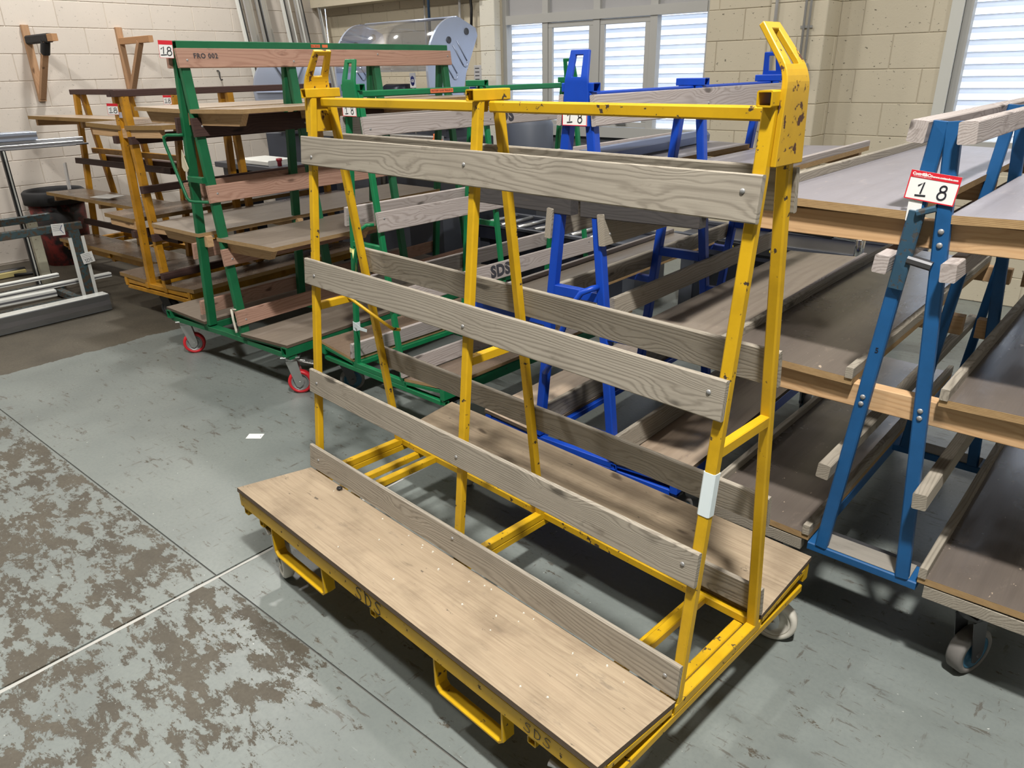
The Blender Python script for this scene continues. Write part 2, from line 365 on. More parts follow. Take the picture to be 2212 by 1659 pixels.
def blocks(parent, mapf, u0, u1, z0, z1, zoff, holes, mat, depth=.006):
    # lay a running bond; mapf(u, z) -> matrix; holes [(u0,u1,z0,z1)]
    k = 0; z = zoff; L = .4475
    while z+COURSE <= z0+1e-6: z += COURSE; k += 1
    while z < z1-.02:
        za, zb = max(z, z0), min(z+COURSE, z1); u = u0-(L/2 if k % 2 else 0)
        while u < u1-.01:
            segs = [(max(u, u0), min(u+L, u1))]
            for h in holes:
                if zb-.02 <= h[2] or za+.02 >= h[3]: continue
                ns = []
                for a, c in segs:
                    if c <= h[0] or a >= h[1]: ns.append((a, c)); continue
                    if a < h[0]: ns.append((a, h[0]))
                    if c > h[1]: ns.append((h[1], c))
                segs = ns
            for a, c in segs:
                if c-a < .04 or zb-za < .03: continue
                w, hh = round(c-a-.0045, 3), round(zb-za-.0045, 3)
                key = (w, hh, mat.name)
                if key not in _blk:
                    m = MB(); e = .0035
                    fr = [(-w/2+e, -hh/2+e), (w/2-e, -hh/2+e), (w/2-e, hh/2-e), (-w/2+e, hh/2-e)]
                    bk = [(-w/2, -hh/2), (w/2, -hh/2), (w/2, hh/2), (-w/2, hh/2)]
                    m.add([(p[0], p[1], depth) for p in fr]+[(p[0], p[1], depth-.004) for p in bk]+[(p[0], p[1], -.004) for p in bk],
                          [[0, 1, 2, 3]]+[[4+i, 4+(i+1) % 4, (i+1) % 4, i] for i in range(4)]+[[8+i, 8+(i+1) % 4, 4+(i+1) % 4, 4+i] for i in range(4)])
                    me = m.mesh('block'); me.materials.append(mat); _blk[key] = me
                o = bpy.data.objects.new('block', _blk[key]); COL.objects.link(o); o.parent = parent
                M = mapf((a+c)/2, (za+zb)/2); M = M @ Matrix.Translation((0, 0, random.uniform(-.001, .001))); o.matrix_local = M
            u += L
        z += COURSE; k += 1
random.seed(5)
wall_left = struct(boxes('wall_left', [(XL-.2, XL-.006, YF, YB, 0, ZC)], [MORTAR_LIT]))
blocks(wall_left, lambda u, z: frame_m((XL-.006, u, z), (0, 1, 0), (0, 0, 1)), -1.6, YB, 0, 2.98, 1.607-8*COURSE, [], WALL_LIT)
WX0, WX1, WZ0, WZ1 = -3.25, -1.015, .36, 2.95
RX0, RX1, RZ0, RZ1 = .83, 3.4, 1.06, 2.95
wall_back = struct(boxes('wall_back', [(XL, WX0, YB+.006, YB+.2, 0, ZC), (WX1, RX0, YB+.006, YB+.2, 0, ZC), (RX1, XR, YB+.006, YB+.2, 0, ZC),
    (WX0, WX1, YB+.006, YB+.2, 0, WZ0), (WX0, WX1, YB+.006, YB+.2, WZ1, ZC), (RX0, RX1, YB+.006, YB+.2, 0, RZ0), (RX0, RX1, YB+.006, YB+.2, RZ1, ZC)], [MORTAR]))
blocks(wall_back, lambda u, z: frame_m((u, YB+.006, z), (1, 0, 0), (0, 0, 1)), XL, 4.0, 0, 2.98, 1.57-7*COURSE+.0, [(WX0, WX1, WZ0, WZ1), (RX0, RX1, RZ0, RZ1), (-.37, .03, 0, 9), (-3.46, WX0, 0, 9)], WALL_DIM)
# the two piers that stand proud of the back wall
def pier(name, x0, x1, yf, mat):
    p = struct(boxes(name, [(x0+.004, x1-.006, yf+.006, YB+.02, 0, ZC)], [MORTAR]))
    z0 = 1.57-7*COURSE
    blocks(p, lambda u, z: frame_m((u, yf+.006, z), (1, 0, 0), (0, 0, 1)), x0, x1, 0, 2.98, z0, [], mat)
    blocks(p, lambda u, z: frame_m((x1-.006, u, z), (0, 1, 0), (0, 0, 1)), yf, YB, 0, 2.98, z0, [], mat)
    return p
pier('trim_1', -.38, .035, 4.30, WALL_DIM)
pier('trim_2', -3.46, -3.26, 4.49, _wall('flaking white wall paint', (.72, .69, .60), .6))
lint = struct(boxes('trim_3', [(XL+.02, -3.48, 4.36, YB, 2.335, 2.55)], WALL_DIM))
# windows
def window(name, x0, x1, z0, z1, mull, trans, sash, panels, slat_z0, slat_z1, yf=YB+.02):
    w = struct(bpy.data.objects.new(name, None)); COL.objects.link(w); w.location = ((x0+x1)/2, yf, z0)
    inv = Matrix.Translation((-(x0+x1)/2, -yf, -z0)); f = .055
    def bx(n, a, mat): o = boxes(n, [a], mat, w); o.matrix_local = inv; return o
    for a in [(x0, x0+.05, yf, yf+.08, z0, z1), (x1-.02, x1, yf, yf+.08, z0, z1), (x0+.05, x1-.02, yf, yf+.08, z0, z0+.04), (x0+.05, x1-.02, yf, yf+.08, z1-.05, z1)]: bx('frame_bar', a, WHITEP)
    for (za, zb) in trans: bx('transom', (x0+.05, x1-.02, yf-.01, yf+.07, za, zb), WHITEP)
    zs = [z0+.04]+[t for ab in trans for t in ab]+[z1-.05]; xs = [x0+.05]+[t for ab in mull for t in ab]+[x1-.02]
    for (xa, xb) in mull:
        for i in range(0, len(zs), 2): bx('mullion', (xa, xb, yf, yf+.07, zs[i], zs[i+1]), WHITEP)
    for i in range(0, len(zs), 2):
        for j in range(0, len(xs), 2):
            a = (xs[j], xs[j+1], yf+.035, yf+.041, zs[i], zs[i+1])
            if (i//2) in panels: bx('panel', a, panels[i//2])
            else:
                bx('pane', a, GLASS)
                if (j//2) in sash:
                    e = .045; X0, X1, Z0, Z1 = xs[j]+.004, xs[j+1]-.004, zs[i]+.004, zs[i+1]-.004
                    s = MB()
                    for (p, q) in (((X0, Z0), (X1, Z0+e)), ((X0, Z1-e), (X1, Z1)), ((X0, Z0+e), (X0+e, Z1-e)), ((X1-e, Z0+e), (X1, Z1-e))):
                        s.box(((p[0]+q[0])/2, yf+.02, (p[1]+q[1])/2), (q[0]-p[0], .028, q[1]-p[1]), .003)
                    o = s.build('sash', WHITEP, w); o.matrix_local = inv
                    h = MB(); h.box(((X0+X1)/2, yf-.004, Z0+.03), (.11, .016, .02), .004); h.box(((X0+X1)/2+.02, yf-.02, Z0+.05), (.03, .02, .012), .003)
                    h.build('latch', STEEL, o)
    # outside roller shutter: one curved slat per row
    y = yf+.13; n = 8; hgt = .0725; sm = MB(); vs = []; fs = []
    for i in range(n+1):
        t = i/n; vs += [(x0-.05, -.015*sin(pi*t)-.002, hgt*t), (x1+.05, -.015*sin(pi*t)-.002, hgt*t)]
    vs += [(x0-.05, -.002, hgt+.002), (x1+.05, -.002, hgt+.002), (x0-.05, .010, hgt+.002), (x1+.05, .010, hgt+.002), (x0-.05, .010, hgt-.010), (x1+.05, .010, hgt-.010)]
    for i in range(n): fs.append([2*i, 2*i+1, 2*i+3, 2*i+2])
    sm.add(vs, fs, [0]*n, True); k = len(sm.v); q = 2*n+2
    sm.f += [[q, q+1, q+3, q+2], [q+2, q+3, q+5, q+4], [2*n-2, 2*n-1, 2*n+1, 2*n]]; sm.mi += [1, 1, 0]; sm.sm += [False]*3
    me = sm.mesh('slat'); me.materials.append(SLAT); me.materials.append(SLATJ)
    z = slat_z0
    while z < slat_z1:
        link('slat', me, None, w, inv @ Matrix.Translation((0, y, z))); z += hgt+.004
    return w
win1 = window('window_1', WX0, WX1, WZ0, WZ1, [(-2.75, -2.683), (-2.16, -2.09), (-1.568, -1.497)], [(1.016, 1.107), (2.025, 2.105)], (1, 2), {0: PANELD, 2: PANEL}, 1.03, 2.06)
win1['label'] = 'white framed window of four lights with silver shutter slats outside'
win2 = window('window_2', RX0, RX1, RZ0, RZ1, [(2.1, 2.16)], [], (), {}, 1.06, 2.95)
win2['label'] = 'wide shuttered window behind the blue shelf trolley'
# white reveal beside the right window
struct(boxes('trim_4', [(RX0-.075, RX0+.0, YB-.02, YB+.1, RZ0-.01, RZ1)], plain('grubby white trim', (.56, .56, .52), .5)))

# ------------------------------------------------------------------ high bay lamps (above the frame)
LENS = NT('lamp lens'); LENS.b.inputs['Emission Color'].default_value = (1, .96, .9, 1); LENS.b.inputs['Emission Strength'].default_value = 12; LENSM = LENS.m
for i, (x, y, k) in enumerate([(2.3, -1.25, 3.7), (-1.4, -1.7, 1.0), (-4.7, 1.9, 1.15), (-4.7, -1.6, .75), (-1.3, 2.2, .6), (2.4, 3.4, .55)]):
    t = thing('high_bay_lamp', 'round high bay lamp hanging from the ceiling above the trolleys', 'lamp', (x, y, ZC), 0, 'ceiling lamps')
    b = MB(); b.lathe([(0, -.01), (.06, -.01), (.06, -.12), (.19, -.22), (.19, -.25), (.175, -.25), (.175, -.235), (0, -.235)], (0, 0, 0), 'z', 24); b.build('housing', DSTEEL, t)
    ld = bpy.data.lights.new('lamp_light', 'AREA'); ld.shape = 'DISK'; ld.size = .30; ld.energy = LAMP_W*k; ld.color = (1, .97, .915)
    lo = bpy.data.objects.new('lamp_light', ld); COL.objects.link(lo); lo.parent = t; lo.location = (0, 0, -.262)
# ------------------------------------------------------------------ trolley parts
_cast = {}
def caster(parent, x, y, top, r=.066, wd=.034, rz=0.0, kind='nylon', brake=False):
    key = (round(top, 3), r, wd, kind)
    if key not in _cast:
        tr = {'nylon': (NYLON, NYLON), 'red': (REDR, HUB), 'grey': (GREYR, BLUHUB), 'black': (RUBBER, DSTEEL)}[kind]
        b = MB(); b.box((0, 0, top-.004), (.10, .085, .008), .002); b.lathe([(0, top-.03), (.032, top-.03), (.036, top-.008), (0, top-.008)], (0, 0, 0), 'z', 16)
        for sg in (-1, 1):
            prof = [(-.03, top-.03), (.03, top-.03), (-.012, r-.022), (-.028, r-.03), (-.05, r-.01), (-.052, r+.012)]
            b.prism(prof, (0, sg*(wd/2+.005)-.0015, 0), (1, 0, 0), (0, 0, 1), (0, .003, 0))
        b.rod([(-.032, -wd/2-.012, r), (-.032, wd/2+.012, r)], .008, 10)
        fork = b.mesh('caster'); fork.materials.append(STEEL if kind in ('red', 'nylon') else DSTEEL)
        h = wd/2
        t = MB(); t.lathe([(r*.74, -h), (r-.006, -h), (r, -h+.006), (r, h-.006), (r-.006, h), (r*.74, h), (r*.74, -h)], (-.032, 0, r), 'y', 36)
        hb = MB(); hb.lathe([(0, -h+.004), (.018, -h+.002), (.022, -h+.009), (r*.6, -h+.010), (r*.66, -h+.002), (r*.74, -h+.002), (r*.74, h-.002), (r*.66, h-.002), (r*.6, h-.010), (.022, h-.009), (.018, h-.002), (0, h-.004)], (-.032, 0, r), 'y', 36)
        tm = t.mesh('tread'); tm.materials.append(tr[0]); hm = hb.mesh('wheel'); hm.materials.append(tr[1])
        bk = MB(); bk.bar((-.06, 0, top-.035), (-.125, 0, top-.055), .055, .006, ch=.001); bk.bar((-.03, 0, top-.03), (-.07, 0, top-.04), .02, .014)
        for k in range(3): bk.bar((-.085-.013*k, -.02, top-.039-.004*k), (-.085-.013*k, .02, top-.039-.004*k), .005, .003, ch=0)
        bm = bk.mesh('brake_pedal'); bm.materials.append(STEEL)
        _cast[key] = (fork, tm, hm, bm)
    fork, tm, hm, bm = _cast[key]
    f = link('caster', fork, None, parent, Matrix.Translation((x, y, 0)) @ Matrix.Rotation(rz, 4, 'Z'))
    link('wheel', hm, None, f); link('tread', tm, None, f)
    if brake: link('brake_pedal', bm, None, f)
    return f
def bolt(parent, p, n, r=.006):
    n = Vector(n).normalized(); x = n.orthogonal()
    if 'm' not in _cast.get('b', {}):
        b = MB(); b.lathe([(0, .004), (.006, .0035), (.008, .001), (.008, 0)], (0, 0, 0), 'z', 10); me = b.mesh('bolt'); me.materials.append(HUB); _cast['b'] = {'m': me}
    M = frame_m(p, x, n.cross(x)); o = link('bolt', _cast['b']['m'], None, parent, M @ Matrix.Scale(r/.008, 4)); return o
def board(name, parent, x0, x1, ya, za, yb, zb, t, mats, hang=0.0):
    # slab whose top face runs from (ya,za) to (yb,zb); slot 0 faces, slot 1 edges
    n = Vector((0, -(zb-za), yb-ya)).normalized()
    if n.z < 0: n = -n
    P = [Vector((x0, ya, za)), Vector((x1, ya, za)), Vector((x1, yb, zb)), Vector((x0, yb, zb))]; Q = [p-n*t for p in P]
    m = MB(); m.add(P+Q, [[0, 1, 2, 3], [7, 6, 5, 4], [0, 4, 5, 1], [1, 5, 6, 2], [2, 6, 7, 3], [3, 7, 4, 0]], [0, 0, 1, 1, 1, 1])
    return m.build(name, mats, parent)
class AF:
    # geometry of an A frame: leg centre lines
    def __init__(s, yb, zb, yt, zt): s.yb, s.zb, s.yt, s.zt = yb, zb, yt, zt
    def y(s, z): return s.yb+(s.yt-s.yb)*(z-s.zb)/(s.zt-s.zb)
    def dir(s, sg): return Vector((0, sg*(s.yt-s.yb), s.zt-s.zb)).normalized()
def legs(root, A, xs, wx, wy, mat, zb=None, zt=None):
    zb = A.zb if zb is None else zb; zt = A.zt if zt is None else zt
    for x in xs:
        for sg in (-1, 1):
            b = MB(); b.bar((x, sg*A.y(zb), zb), (x, sg*A.y(zt), zt), wy, wx, up=(1, 0, 0), ch=.0035); b.build('leg', mat, root)
def plank(root, A, sg, z0, z1, x0, x1, th, off, mat, bolts=(), name='plank', br=.0055):
    zc = (z0+z1)/2; up = A.dir(sg); n = Vector((0, sg*up.z, -up.y*sg*1.0)); n = Vector((0, up.z*sg, -up.y*sg))
    y = sg*A.y(zc); c = Vector((0, y, zc))+n*(off+th/2)
    b = MB(); b.bar(Vector((x0, 0, 0))+c, Vector((x1, 0, 0))+c, th, (z1-z0)/up.z, up=up, ch=.0025)
    o = b.build(name, mat, root)
    for x in bolts: bolt(o, Vector((x, 0, 0))+c+n*(th/2)+up*random.uniform(-.02, .02), n, br)
    return o, c, n, up
def lifting_plate(root, x, sx, yc, zb, zbend, wb, wm, wt, mat, bend=38, slot=True):
    pts = []
    for i in range(4): pts.append((0, zb+(zbend-zb)*i/3))
    R_ = .075; a1 = radians(bend)
    for i in range(1, 6): a = a1*i/5; pts.append((R_*(1-cos(a)), zbend+R_*sin(a)))
    ex, ez = pts[-1]
    for i in range(1, 6): pts.append((ex+sin(a1)*.078*i/5, ez+cos(a1)*.078*i/5))
    n = len(pts); cols = []; vs = []; fs = []
    for i, (dx, z) in enumerate(pts):
        t = (z-zb)/(zbend-zb)
        w = (wb+(wm-wb)*t) if t <= 1 else wm+(wt-wm)*(z-zbend)/(pts[-1][1]-zbend)
        for yy in (-w/2, -w*.2, w*.2, w/2): vs.append((x-sx*dx, yc+yy, z))
    for i in range(n-1):
        for j in range(3):
            if slot and j == 1 and 7 <= i < n-2: continue
            fs.append([4*i+j, 4*i+j+1, 4*(i+1)+j+1, 4*(i+1)+j])
    m = MB(); m.add(vs, fs); o = m.build('lifting_plate', mat, root)
    md = o.modifiers.new('t', 'SOLIDIFY'); md.thickness = .011; md.offset = 0
    bv = o.modifiers.new('b', 'BEVEL'); bv.width = .0015; bv.segments = 1
    return o
def glass_base(root, xs, mat, zi=.25, yo=.488, yi=.202, zo=.304, x0=-.037, x1=1.557, hoops=True, deckmat=None, edge=None, lower=(-.02, .09, .74, 1.36, 1.50)):
    t = .026
    for sg in (-1, 1):
        b = MB(); b.bar((x0, sg*(yo-.018), zo-.048), (x1-.002, sg*(yo-.018), zo-.048), .03, .052, ch=.003); b.build('outer_rail', mat, root)
        b = MB(); b.tube((x0, sg*(yi-.002), zi-.014), (x1-.002, sg*(yi-.002), zi-.014), t, t); b.build('inner_rail', mat, root)
        for x in (xs[0]+.0, xs[-1]):
            b = MB(); b.bar((x, sg*(yi+.012), zi-.006), (x, sg*(yo-.034), zo-.034), t, .018, up=(0, 0, 1), ch=.002); b.build('deck_support', mat, root)
        if deckmat: board('deck_board', root, x0, x1, sg*yi, zi+.017, sg*yo, zo, .015, [deckmat, edge])
    for x in xs:
        b = MB(); b.bar((x, -yi, zi-.013), (x, yi, zi-.013), t, t, ch=.002); b.build('cross_member', mat, root)
        b = MB(); b.bar((x, -yo+.035, zi-.039), (x, yo-.035, zi-.039), t, t*.9, ch=.002); b.build('cross_member', mat, root)
    for x in lower:
        b = MB(); b.tube((x, -yo+.010, zi-.040), (x, yo-.010, zi-.040), t, t*.9); b.build('cross_member', mat, root)
    b = MB(); b.tube((.20, -yi, zi-.016), (.20, yi, zi-.016), t, t); b.build('cross_member', mat, root)
    b = MB(); b.tube((1.385, -yi, zi-.016), (1.385, yi, zi-.016), t, t); b.build('cross_member', mat, root)
    if hoops:
        for xa, xb in ((.165, .475), (1.015, 1.265)):
            b = MB(); zb_ = .122; yy = -yo+.026
            for (p, q) in (((xa, zo-.07), (xa, zb_+.012)), ((xb, zo-.07), (xb, zb_+.012))): b.bar((p[0], yy, p[1]), (q[0], yy, q[1]), .038, .007, up=(1, 0, 0), ch=.001)
            b.bar((xa, yy, zb_+.014), (xa+.014, yy, zb_), .038, .007, ch=.001); b.bar((xb, yy, zb_+.014), (xb-.014, yy, zb_), .038, .007, ch=.001)
            b.bar((xa+.012, yy, zb_), (xb-.012, yy, zb_), .038, .007, ch=.001); b.build('fork_hoop', mat, root)
def glass_top(root, A, xs, mat, zc=.875, rail=(1.518, 1.545), cap=(1.545, 1.573), t=.026, plates=True, xplate=(0, 0), yc=.01, pw=.072, pmat=None, bend=(14, 14)):
    legs(root, A, xs, t, t*.9, mat, zt=cap[0])
    for x in xs:
        b = MB(); b.tube((x, -A.yt-.032, sum(cap)/2), (x, A.yt+.032, sum(cap)/2), t+.004, cap[1]-cap[0]); b.build('cap_tube', mat, root)
        y = A.y(zc)-t*.45; b = MB(); b.bar((x, -y, zc), (x, y, zc), t*.85, t, ch=.002); b.build('cross_bar', mat, root)
    for a, c in zip(xs[:-1], xs[1:]):
        b = MB(); b.bar((a+t/2+.002, 0, sum(rail)/2), (c-t/2-.002, 0, sum(rail)/2), t, rail[1]-rail[0], ch=.004); b.build('top_rail', mat, root)
    if plates:
        lifting_plate(root, xs[-1]+t/2+.006, 1, yc, 1.442, 1.575, .108, .09, pw, pmat or mat, bend[1])
        lifting_plate(root, xs[0]-t/2-.006, -1, -yc*0, 1.442, 1.575, .108, .09, pw, pmat or mat, bend[0])

# ------------------------------------------------------------------ yellow trolley in front
TH = .0799
T1 = thing('glass_trolley', 'yellow A-frame glass trolley with grey planks and pale plywood decks, nearest the camera', 'trolley', (0, 0, 0), -TH)
A1 = AF(.1815, .25, .0305, 1.573)
xs1 = [-.013, .770, 1.544]
glass_top(T1, A1, xs1, YEL, yc=.012, pw=.06, pmat=YELW, bend=(34, 38))
glass_base(T1, xs1, YEL, deckmat=DECK, edge=EDGED)
random.seed(11)
for sg in (-1, 1):
    for i, (z0, z1, x0, x1) in enumerate([(.2706, .359, -.038, 1.557), (.5655, .651, -.027, 1.558), (.952, 1.039, -.041, 1.557), (1.342, 1.4296, -.043, 1.5625)]):
        plank(T1, A1, sg, z0, z1, x0, x1, .014, .0125, GREYW, (x1-.035, xs1[1]+random.uniform(-.02, .02), .02))
b = MB(); b.rod([(-.06, -.02, .905), (-.02, .0, .90), (.10, .085, .79), (.115, .11, .765), (.115, .14, .755)], .006, 8); b.build('brace_rod', YEL, T1)
# tape round the right front leg
b = MB(); zc0, zc1 = .733, .832; b.bar((xs1[2], -A1.y(zc0), zc0), (xs1[2], -A1.y(zc1), zc1), .0262, .0288, up=(1, 0, 0), ch=.0035); b.build('leg_tape', TAPE, T1)
for (x, y, rz) in ((.10, -.43, radians(165)), (1.462, .435, radians(198)), (.10, .43, radians(150)), (1.45, -.43, radians(200))): caster(T1, x, y, .196, .068, .036, rz, 'nylon')
S_ = [(.42, .40), (.30, .52), (-.05, .50), (-.22, .33), (-.10, .12), (.22, -.10), (.26, -.38), (.0, -.52), (-.38, -.42), (-.46, -.28)]
D_ = [(-.28, .50), (-.30, -.48)]; D2 = [(-.36, .46), (.10, .42), (.36, .10), (.30, -.26), (.0, -.50), (-.34, -.48)]
for (x, s_, lw) in ((.735, .040, .0042), (1.385, .026, .0026)):
    b = MB()
    for k, gl in ((-1, (S_, )), (0, (D_, D2)), (1, (S_, ))):
        for g_ in gl: ribbon(b, [(p[0]*s_*1.0+k*s_*1.15, p[1]*s_) for p in g_], lw)
    b.build('handwriting', INK, T1, frame_m((x, -.4858, .256), (1, 0, 0), (0, 0, 1)))
# splinters of wood and a nut left on the front deck
for (x, sz, mt) in ((.20, .012, BLACK), ):
    b = MB(); b.lathe([(.004, .0), (.009, .0), (.011, .004), (.009, .008), (.004, .008), (.004, 0)], (0, 0, 0), 'z', 10)
    o = b.build('black_plug', mt); o.matrix_world = Matrix.Rotation(-TH, 4, 'Z') @ Matrix.Translation((.185, -.222, .273)); tag(o, 'small black plastic plug by the bottom plank on the front deck', 'plug')

# ------------------------------------------------------------------ green trolley behind it
T3 = thing('glass_trolley', 'green A-frame glass trolley with grey planks toned pale for window light, behind the left half of the yellow one', 'trolley', (-.63, .603, 0), 1.535)
A3 = AF(.183, .249, .033, 1.60); xs3 = [.013, .762, 1.49]
glass_top(T3, A3, xs3, GRN2, yc=0.0)
glass_base(T3, xs3, GRN2, zi=.25, x0=.0, x1=1.50, hoops=False, deckmat=PLYB, edge=EDGE, lower=(.02, .16, .74, 1.3, 1.47))
for sg in (-1, 1):
    for i, (z0, z1, x0, x1) in enumerate([(.27, .35, -.01, 1.52), (.60, .685, -.02, 1.53), (.954, 1.042, -.012, .90 if sg < 0 else 1.2), (1.36, 1.44, -.012, 1.52)]):
        plank(T3, A3, sg, z0, z1, x0, x1, .018, .0125, GREYW_LIT, (.02, xs3[1], 1.49))
up3 = A3.dir(-1); n3 = Vector((0, -up3.z, up3.y))
for (z, x, s_) in ((.998, .835, 'SDS'), (.642, .72, 'SDS'), (1.40, .86, 'SDS')):
    c0 = Vector((x, -A3.y(z), z))+n3*(.0125+.018+.0012); text(s_, .082, c0, (1, 0, 0), up3, STENCIL, T3, bold=.004, space=1.1)
b = MB(); b.bar((.44, -.0142, 1.532), (.585, -.0142, 1.532), .0012, .018, ch=0); b.build('orange_sticker', ORANGE, T3)
text('FACTORY GLASS TROLLEY 8', .0105, (.512, -.0152, 1.532), (1, 0, 0), (0, 0, 1), INK, T3, ext=.0002)
b = MB(); b.bar((.695, -.0142, 1.529), (.737, -.0142, 1.529), .0012, .03, ch=0); o_ = b.build('maker_label', PAPER, T3)
b = MB(); b.bar((.695, -.0152, 1.539), (.737, -.0152, 1.539), .0006, .009, ch=0); b.build('label_band', NAVY, o_)
b = MB(); b.bar((.013, A3.y(.44), .43), (.013, A3.y(.475), .475), .0255, .0285, up=(1, 0, 0)); b.build('leg_tape', TAPE, T3)
b = MB(); b.add([(-.003, .16, .45), (-.003, .16, .475), (-.02, .08, .47), (-.02, .085, .452), (-.005, .05, .46), (-.005, .055, .445)], [[0, 1, 2, 3], [3, 2, 4, 5]]); o_ = b.build('loose_tape_end', TAPE, T3); md = o_.modifiers.new('t', 'SOLIDIFY'); md.thickness = .001
b = MB(); b.bar((.013, A3.y(.83), .83), (.013, A3.y(.85), .85), .027, .03, up=(1, 0, 0)); b.rod([(-.004, .10, .845), (-.012, .085, .80), (-.006, .09, .76), (-.014, .10, .70), (-.01, .125, .665)], .006, 6); b.build('tie_strap', STRAP, T3)
b = MB(); b.rod([(-.002, -.08, .985), (-.03, -.06, .985), (-.05, -.03, .96), (-.055, .03, .80), (-.03, .10, .66), (-.002, .14, .63)], .008, 8); b.build('handle', GRN2, T3)
for (x, y, rz) in ((.09, .42, 2.6), (.09, -.42, 2.9), (1.38, .42, .3), (1.38, -.42, .5)): caster(T3, x, y, .196, .066, .034, rz, 'grey')

# ------------------------------------------------------------------ blue trolley with shelves beside it
def shelf(root, x0, x1, yi, yo, z, t, mats, rise=.018, lip_in=0, lip_out=0, lipmat=None, lw=.018, name='shelf', xl=None):
    sg = 1 if yo > 0 else -1
    s_ = board(name, root, x0, x1, yi, z, yo, z+rise, t, mats)
    for (yy, zz, h) in ((yi+sg*lw/2, z, lip_in), (yo-sg*lw/2, z+rise, lip_out)):
        if h > 0:
            b = MB(); b.bar((x0-.004, yy, zz+h/2-.001), ((xl or x1)+.004, yy, zz+h/2-.001), lw, h, ch=.0015); b.build('shelf_lip', lipmat, root)
    return s_
T4 = thing('shelf_trolley', 'royal blue A-frame trolley with plywood shelves, behind the right half of the yellow one', 'trolley', (.604, .55, 0), 1.574)
A4 = AF(.177, .259, .030, 1.60); xs4 = [.013, .768, 1.52]
glass_top(T4, A4, xs4, BLU, yc=0.0, t=.036)
glass_base(T4, xs4, BLU, zi=.25, yo=.46, yi=.19, zo=.29, x0=-.005, x1=1.54, hoops=False, deckmat=PLYT, edge=EDGED, lower=(.02, .16, .74, 1.3, 1.5))
for sg in (-1, 1):
    for (z0, z1, mt) in [(.268, .36, GREYW), (1.44, 1.535, GREYW_LIT)]: plank(T4, A4, sg, z0, z1, -.012, 1.545, .018, .0145, mt, (.02, .768))
    plank(T4, A4, sg, .80, .872, .03, 1.55, .02, .0145, GREYW, ())
    plank(T4, A4, sg, 1.06, 1.165, -.014, 1.53, .026, .0145, GREYW, (.02, .768))
    shelf(T4, -.03, 1.50, sg*.055, sg*.49, 1.265, .018, [PLYF, EDGE], .015, 0, .024, GREYW_LIT)
    shelf(T4, -.02, 1.52, sg*.20, sg*(.46 if sg > 0 else .55), .775, .018, [PLYG, EDGE], .015, 0, .02, GREYW_LIT)
    for zz in (1.247,): 
        b = MB(); b.bar((.015, sg*.02, zz-.050), (.015, sg*.46, zz-.042), .045, .095, ch=.003); b.build('shelf_bearer', DARKY, T4)
    for x in xs4[1:]:
        b = MB(); b.bar((x-.03, sg*.03, 1.22), (x-.03, sg*.46, 1.228), .04, .05, ch=.003); b.build('shelf_bearer', PINEY, T4)
    for x in xs4:
        b = MB(); b.bar((x, sg*.14, .742), (x, sg*.50, .748), .03, .03, ch=.003); b.build('shelf_arm', BLU, T4)
b = MB(); b.rod([(.0, -A4.y(.90)+.01, .915), (-.03, -.09, .915), (-.05, -.06, .90), (-.055, -.02, .84), (-.05, .03, .72), (-.045, .08, .60), (-.02, .12, .55), (.0, .14, .54)], .011, 10); b.build('handle', BLU, T4)
for (x, y, rz) in ((.09, .40, 2.6), (.09, -.40, 2.9), (1.42, .40, .3), (1.42, -.40, .5)): caster(T4, x, y, .196, .066, .034, rz, 'grey')
# a dark grey extruded length resting on the upper left shelf of the blue trolley
b = MB(); prof = [(0, 0), (.07, 0), (.085, .015), (.085, .03), (.06, .035), (.05, .05), (.02, .05), (0, .03)]
b.prism(prof, (0, 0, 0), (0, 1, 0), (0, 0, 1), (1.1, 0, 0)); o = b.build('gutter_profile', plain('blue grey powder coat', (.10, .13, .22), .3, .3))
o.matrix_world = T4_M = Matrix.Translation((.604, .55, 0)) @ Matrix.Rotation(1.574, 4, 'Z') @ Matrix.Translation((.32, .17, 1.278)) @ Matrix.Rotation(radians(3), 4, 'Z') @ Matrix.Rotation(radians(2), 4, 'X')
tag(o, 'blue grey extruded gutter length lying on the top shelf of the royal blue trolley', 'profile')

# ------------------------------------------------------------------ green trolley with pink planks on the left
T2 = thing('panel_trolley', 'green A-frame trolley with pinkish planks, tan shelves and red wheels', 'trolley', (-1.80, .445, 0), 1.615)
A2 = AF(.169, .265, .019, 1.70); xs2 = [.025, .67, 1.31, 1.945]
legs(T2, A2, xs2, .05, .03, GRN, zt=1.735)
b = MB(); b.tube((0, 0, 1.7605), (1.974, 0, 1.7605), .062, .041, .004); b.build('top_rail', GRN, T2)
random.seed(21)
for sg in (-1, 1):
    for i, (z0, z1) in enumerate([(.328, .412), (.661, .752), (.995, 1.085), (1.326, 1.418), (1.653, 1.743)]):
        o, c0, n0, u0 = plank(T2, A2, sg, z0, z1, -.018, 1.985, .020, .0155, DARKW if (i == 3) else REDW, (.03, .67, 1.31, 1.95), br=.006)
        if i == 4 and sg < 0:
            text('FRO 002', .033, c0+Vector((.135, 0, .008))+n0*.0112, (1, 0, 0), u0, STENCIL, o, bold=.0006, space=1.15)
